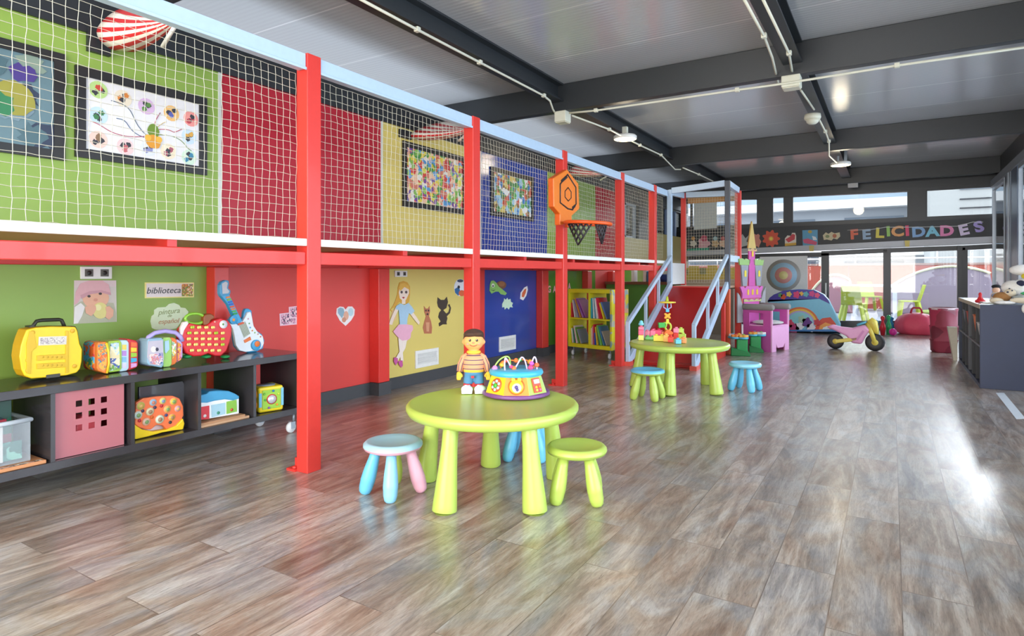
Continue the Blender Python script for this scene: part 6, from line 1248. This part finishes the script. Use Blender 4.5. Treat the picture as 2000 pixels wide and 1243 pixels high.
for i, (lb, c) in bn.items():
    y0 = KY0+0.04+cw*i+0.035; y1 = y0+cw-0.07; t2_ = thing('toy_basket', lb, 'basket', ((KX0+0.2), (y0+y1)/2, 0.412), 0, 'baskets in the dark shelf unit')
    b = MB(); x0, x1, z0, z1 = KX0+0.01, KX0+0.33, 0.412, 0.412+(0.26 if i != 0 else 0.20)
    v = []
    for z, s_ in ((z0, 0.03), (z1, 0.0)): v.append([b.bm.verts.new(q) for q in ((x0+s_, y0+s_, z), (x1, y0+s_, z), (x1, y1-s_, z), (x0+s_, y1-s_, z))])
    m = b.mi(mat(c, 0.5)); b.face(v[0], m)
    for k in range(4): b.face([v[0][k], v[0][(k+1) % 4], v[1][(k+1) % 4], v[1][k]], m)
    o = b.build('tub', t2_); so = o.modifiers.new('s', 'SOLIDIFY'); so.thickness = 0.004
    b = MB(); b.tube([(x0, y0, z1), (x1, y0, z1), (x1, y1, z1), (x0, y1, z1)], 0.007, mat(c, 0.5), 6, closed=True); b.build('rim', t2_)
for i, c, lb in ((1, '#b9b8a0', 'beige soft ball in the orange basket'), (4, '#8088a0', 'grey blue soft ball in the grey basket')):
    y = KY0+0.04+cw*(i+0.5); b = MB(); b.ell((KX0+0.14, y, 0.65), (0.08, 0.08, 0.07), mat(c, 0.8, bump=0.5)); tag(b.build('soft_ball'), lb, 'ball')
b = MB(); y = KY0+0.04+cw*4.5; b.ell((KX0+0.06, y, 0.34), (0.03, 0.04, 0.03), '#d8c83c'); b.tube([(KX0+0.06, y, 0.32), (KX0+0.05, y-0.01, 0.2), (KX0+0.06, y, 0.042)], [0.012, 0.016, 0.02], '#cfd0c8', 10); tag(b.build('toy_figure'), 'small yellow headed toy standing in the far lower cube', 'toy')
t = thing('wire_basket', 'pale folded basket leaning against the far end of the dark shelf', 'basket', (0.62, 9.3, 0)); b = MB(); b.prism([(0.68, 9.72, 0.0), (0.72, 9.72, 0.0), (0.72, 9.72, 0.42), (0.62, 9.72, 0.42)], (0, 0.2, 0), mat('#c9c2b0', 0.6)); b.build('side', t)
# ---- plush toys on top
def plush(name, label, parts, vox=0.008):
    x0 = parts[0][1]; t = thing(name, label, 'plush toy', (x0[0], x0[1], KH+0.001), 0, 'plush toys on the dark shelf unit')
    groups = {}
    for nm, c, r, m in parts: groups.setdefault((nm, m), []).append((c, r))
    for (nm, m), es in groups.items():
        b = MB()
        for c, r in es: b.ell(c, r, m, seg=16)
        b.build(nm, t, remesh=vox if nm in ('body',) else 0)
WF, CF, BF, NF, YF, GF = mat('#eeecea', 0.9, bump=0.8, scale=80), mat('#e6d9c2', 0.9, bump=0.8, scale=80), mat('#a87848', 0.9, bump=0.8, scale=80), mat('#262d4c', 0.8, bump=0.6, scale=80), mat('#ecd534', 0.8, bump=0.6), mat('#9aa09e', 0.9, bump=0.8)
Z = KH
plush('plush_dog', 'large white plush dog with navy ear patches lying on the pile', [('body', (1.16, 7.9, Z+0.17), (0.14, 0.11, 0.09), WF), ('body', (1.03, 7.82, Z+0.16), (0.10, 0.08, 0.075), WF), ('body', (1.10, 7.70, Z+0.06), (0.05, 0.10, 0.05), WF), ('ear', (1.08, 7.765, Z+0.205), (0.035, 0.022, 0.03), NF), ('nose', (0.965, 7.76, Z+0.10), (0.014, 0.012, 0.012), NF), ('eye', (0.99, 7.745, Z+0.15), (0.008, 0.006, 0.008), NF)])
plush('plush_penguin', 'white plush animal with navy back and yellow belly, highest on the pile', [('body', (1.10, 7.74, Z+0.335), (0.12, 0.075, 0.055), WF), ('body', (1.28, 7.74, Z+0.37), (0.12, 0.08, 0.07), WF), ('back', (1.235, 7.69, Z+0.35), (0.13, 0.07, 0.05), NF), ('belly', (1.19, 7.69, Z+0.275), (0.12, 0.07, 0.045), YF), ('eye', (1.145, 7.675, Z+0.365), (0.007, 0.005, 0.007), NF), ('foot', (1.38, 7.70, Z+0.17), (0.06, 0.06, 0.17), WF)])
plush('plush_bear', 'tan and brown plush bear lying in the middle of the pile', [('body', (0.93, 7.72, Z+0.07), (0.075, 0.08, 0.05), BF), ('body', (0.99, 7.70, Z+0.11), (0.05, 0.05, 0.04), CF), ('body', (0.88, 7.66, Z+0.035), (0.06, 0.05, 0.03), CF), ('nose', (0.965, 7.655, Z+0.12), (0.01, 0.008, 0.008), NF), ('eye', (1.0, 7.655, Z+0.135), (0.007, 0.005, 0.007), NF)])
plush('plush_rabbit', 'grey plush rabbit with long arm lying along the shelf front', [('body', (1.12, 7.56, Z+0.045), (0.16, 0.04, 0.035), CF), ('body', (0.93, 7.55, Z+0.02), (0.09, 0.04, 0.018), WF), ('body', (1.24, 7.58, Z+0.07), (0.08, 0.06, 0.06), BF), ('arm', (1.06, 7.57, Z+0.075), (0.07, 0.03, 0.02), GF)])
plush('plush_mouse', 'small cream plush with black hair at the back of the pile', [('body', (0.93, 8.12, Z+0.06), (0.05, 0.05, 0.055), CF), ('body', (0.93, 8.12, Z+0.13), (0.035, 0.035, 0.035), mat('#e3b89c', 0.8)), ('hair', (0.93, 8.13, Z+0.165), (0.04, 0.035, 0.022), mat('#1c1c20', 0.9)), ('shirt', (0.93, 8.10, Z+0.07), (0.045, 0.045, 0.03), mat('#8f98b0', 0.8))])
plush('plush_basket_toy', 'striped knitted beige plush at the right end of the pile', [('body', (1.30, 7.62, Z+0.13), (0.10, 0.08, 0.10), mat('#cfc09c', 0.9, bump=0.8, scale=40)), ('green_scarf', (1.13, 7.64, Z+0.11), (0.07, 0.03, 0.02), mat('#4fb878', 0.8)), ('paw', (1.07, 7.445, Z-0.03), (0.03, 0.025, 0.045), WF), ('paw', (1.13, 7.47, Z+0.02), (0.05, 0.045, 0.03), WF)])
b = MB(); b.lathe([(0, 0), (0.045, 0), (0.045, 0.02), (0.03, 0.03), (0.014, 0.06), (0.016, 0.085), (0.010, 0.10), (0, 0.105)], mat('#d82a34', 0.35), Matrix.Translation((0.79, 8.05, KH+0.001)), 20); tag(b.build('red_cone_toy'), 'small bright red cone shaped toy on the dark shelf', 'toy')
b = MB(); b.box(0.78, 0.98, 7.72, 7.98, KH+0.001, KH+0.012, '#d8d8d4'); tag(b.build('flat_book', bevel=0.002), 'thin white book lying flat on the dark shelf', 'book')
# tape on the floor
b = MB(); b.prism([at_z(1945, 768), at_z(1961, 768), at_z(2003, 818), at_z(1985, 819)], (0, 0, 0.0015), mat('#dfe6ee', 0.4)); tag(b.build('floor_tape'), 'strip of white tape on the floor in front of the dark shelf', 'tape')

# ================================================================== CEILING SERVICES
CD = mat('#dcdccb', 0.4)
def conduit(pts, label, clips=()):
    t = thing('cable_conduit', label, 'conduit', pts[0]); b = MB(); b.tube(pts, 0.011, CD, 8); b.build('tube', t)
    for p in clips:
        b = MB(); p = Vector(p); b.box(p.x-0.02, p.x+0.02, p.y-0.02, p.y+0.02, p.z-0.018, p.z+0.02, CD); b.build('clip', t, bevel=0.004)
za = 3.00
def az(l, z): return [at_z(x, y, z) for x, y in l]
c1 = az([(690, -9), (815, 58), (937, 122), (1062, 187)], za); conduit(c1+[at_z(1074, 197, 2.97), at_z(1080, 214, 2.93), at_z(1087, 226, 2.91)], 'cream conduit along the left beam ending at the left junction box', c1[1:])
c2 = [at_y(x, y, 6.12) for x, y in [(1112, 221), (1164, 216), (1440, 176), (1530, 163.5), (1752, 128), (2004, 92)]]; conduit(c2, 'long cream conduit along the underside of the second cross beam', [c2[1], c2[2], c2[4]])
c3 = az([(1118, 226), (1190, 253), (1250, 284), (1291, 303), (1318, 331)], 2.90); conduit([c3[0]]+c3[1:]+[at_z(1330, 331, 2.90)], 'cream conduit passing the left round lamp', c3[1:4])
c4 = az([(1334, 328), (1365, 341), (1392, 354)], 2.90); conduit(c4, 'short cream conduit beyond the third cross beam', [c4[1]])
c5 = az([(1450, -8), (1492, 70), (1508, 112), (1520, 164)], 2.96); conduit(c5, 'left of the two conduits running to the centre junction box', [c5[1]])
c6 = az([(1488, -6), (1541, 104), (1549, 152)], 2.96); conduit(c6, 'right of the two conduits running to the centre junction box', [c6[1]])
c7 = az([(1564, 176), (1590, 214)], 3.018); conduit(c7, 'conduit between the centre junction box and smoke detector')
c8 = az([(1600, 234), (1612, 257), (1619, 276), (1619, 304), (1634, 318)], 2.90); conduit(c8, 'conduit from smoke detector down to the right round lamp', [c8[1], c8[2]])
def jbox(px, py, label, sx=0.09):
    t = thing('junction_box', label, 'junction box', at_z(px, py, 2.9)); p = at_y(px, py, 6.2); b = MB(); b.box(p.x-sx, p.x+sx, p.y-0.07, p.y+0.07, p.z-0.02, 2.9295, CD); b.build('body', t, bevel=0.008); b = MB(); b.box(p.x-sx+0.008, p.x+sx-0.008, p.y-0.062, p.y+0.062, p.z-0.03, p.z-0.0205, mat('#d5d2bf', 0.4)); b.build('lid', t, bevel=0.004)
jbox(1099, 236, 'cream junction box under the left end of the cross beam', 0.07); jbox(1546, 168, 'cream junction box in the centre of the second cross beam', 0.08)
p = at_z(1587, 232, 2.9); t = thing('smoke_detector', 'cream round smoke detector on the middle ceiling beam', 'smoke detector', p); b = MB(); b.lathe([(0, 0.08), (0.085, 0.08), (0.09, 0.04), (0.082, 0.02), (0, 0.02)], CD, Matrix.Translation(p-Vector((0, 0, 0.03))), 28); b.build('base', t)
b = MB(); b.lathe([(0, 0.02), (0.07, 0.019), (0.062, -0.012), (0.04, -0.03), (0, -0.032)], CD, Matrix.Translation(p-Vector((0, 0, 0.03))), 28); b.build('sensor_head', t)
for px, py, lb in ((1221, 272, 'round lit ceiling lamp on the left conduit'), (1642, 323, 'round lit ceiling lamp near the far clerestory windows')):
    p = at_z(px, py, 2.88); t = thing('ceiling_lamp', lb, 'lamp', p); R = 0.15; b = MB(); b.lathe([(0, 0.05), (R*0.9, 0.05), (R, 0.035), (R, 0.0), (R-0.01, -0.004)], WHITE, Matrix.Translation(p), 36); b.build('housing', t)
    b = MB(); b.lathe([(0, -0.012), (R*0.6, -0.010), (R-0.011, -0.003), (R-0.02, 0.002), (0, 0.002)], mat('#ffe6b4', 0.4, emit=12), Matrix.Translation(p), 36); b.build('diffuser', t)
    if px > 1500: b = MB(); b.box(p.x-0.05, p.x-0.02, p.y-0.03, p.y+0.03, p.z+0.051, p.z+0.345, ALU); b.box(p.x+0.05, p.x+0.09, p.y-0.03, p.y+0.03, p.z+0.051, p.z+0.345, ALU); b.build('bracket', t)
    else: b = MB(); b.box(p.x-0.03, p.x+0.03, p.y-0.03, p.y+0.03, p.z+0.051, p.z+0.16, CD); b.build('bracket', t)
    l = bpy.data.lights.new('lamp_light', 'POINT'); l.energy = 8; l.color = (1, 0.85, 0.6); l.shadow_soft_size = 0.12; lo = bpy.data.objects.new('lamp_light', l); COL.objects.link(lo); lo.location = p-Vector((0, 0, 0.16))
p = at_y(1666, 362, 13.98); b = MB(); b.box(p.x-0.09, p.x+0.09, p.y-0.05, p.y+0.0, p.z-0.05, p.z+0.04, mat('#c4c6ca', 0.4)); tag(b.build('motion_sensor', bevel=0.01), 'small grey sensor on the beam above the clerestory windows', 'sensor')

# ================================================================== GARDEN FURNITURE OUTSIDE
GL = mat('#a3b02c', 0.4)
def gchair(px, py, label, face, sc=1.0):
    p = at_z(px, py, 0); t = thing('garden_chair', label, 'chair', (p.x, p.y, -0.0195), face, 'lime garden chairs on the terrace'); t.scale = (sc, sc, sc)
    b = MB(); b.box(-0.24, 0.24, -0.24, 0.22, 0.42, 0.46, GL); b.build('seat', t, world=False, bevel=0.012)
    b = MB(); b.prism([(-0.24, 0.20, 0.44), (0.24, 0.20, 0.44), (0.21, 0.34, 0.90), (-0.21, 0.34, 0.90)], (0, 0.03, 0), GL); b.build('backrest', t, world=False, bevel=0.012)
    for sx in (-1, 1):
        for sy in (-1, 1):
            b = MB(); b.beam((sx*0.28, sy*0.26, 0.0), (sx*0.20, sy*0.19, 0.42), 0.07, 0.06, GL); b.build('leg', t, world=False)
gchair(1667, 627, 'lime garden chair seen from behind at the left of white table', PI-0.15, 0.95)
gchair(1700, 606, 'lime garden chair on the far side of the white table', 0.5, 1.0)
gchair(1776, 618, 'lime garden chair in side view right of the door mullion', -PI/2+0.1, 0.95)
p = at_z(1712, 616, 0); t = thing('garden_table', 'white plastic garden table between the lime chairs', 'table', (p.x, p.y, -0.02)); TWt = mat('#b4b8c0', 0.4)
b = MB(); b.box(-0.65, 0.5, -0.4, 0.4, 0.80, 0.85, TWt); b.build('table_top', t, world=False, bevel=0.012)
for sx in (-0.5, 0.42):
    for sy in (-0.35, 0.35): b = MB(); b.box(sx-0.05, sx+0.05, sy-0.05, sy+0.05, 0, 0.80, TWt); b.build('leg', t, world=False)
def gshell(px, py, label, w_, h, m, Y):
    p = at_y(px, py, Y); t = thing('toy_playhouse', label, 'play equipment', (p.x, Y, -0.02)); b = MB(); prof = []
    n = 14; out = [(-w_/2, 0)]+[(-w_/2+w_*(i/n), h*(math.sin(PI*(0.12+0.6*i/n))**0.6)) for i in range(n+1)]+[(w_/2+0.15, 0)]
    b.prism([(x, 0, z) for x, z in out], (0, 0.7, 0), m); b.build('shell', t, world=False, bevel=0.05, seg=3)
    b = MB(); b.tube([(x, -0.02, z) for x, z in out[1:-1]], 0.035, mat('#c4c0a0', 0.4), 8); b.build('trim', t, world=False)
    return t
gshell(1622, 600, 'pinkish rounded play shell behind the left lime chair', 1.0, 1.12, mat('#a07078', 0.5), 20.3)
t = gshell(1832, 600, 'lilac grey rounded play slide at the right of the terrace', 2.3, 1.35, mat('#857684', 0.5), 20.6)
b = MB(); b.ell((0.4, -0.35, 0.10), (0.9, 0.3, 0.10), mat('#9aae60', 0.5)); b.build('slide_base', t, world=False)
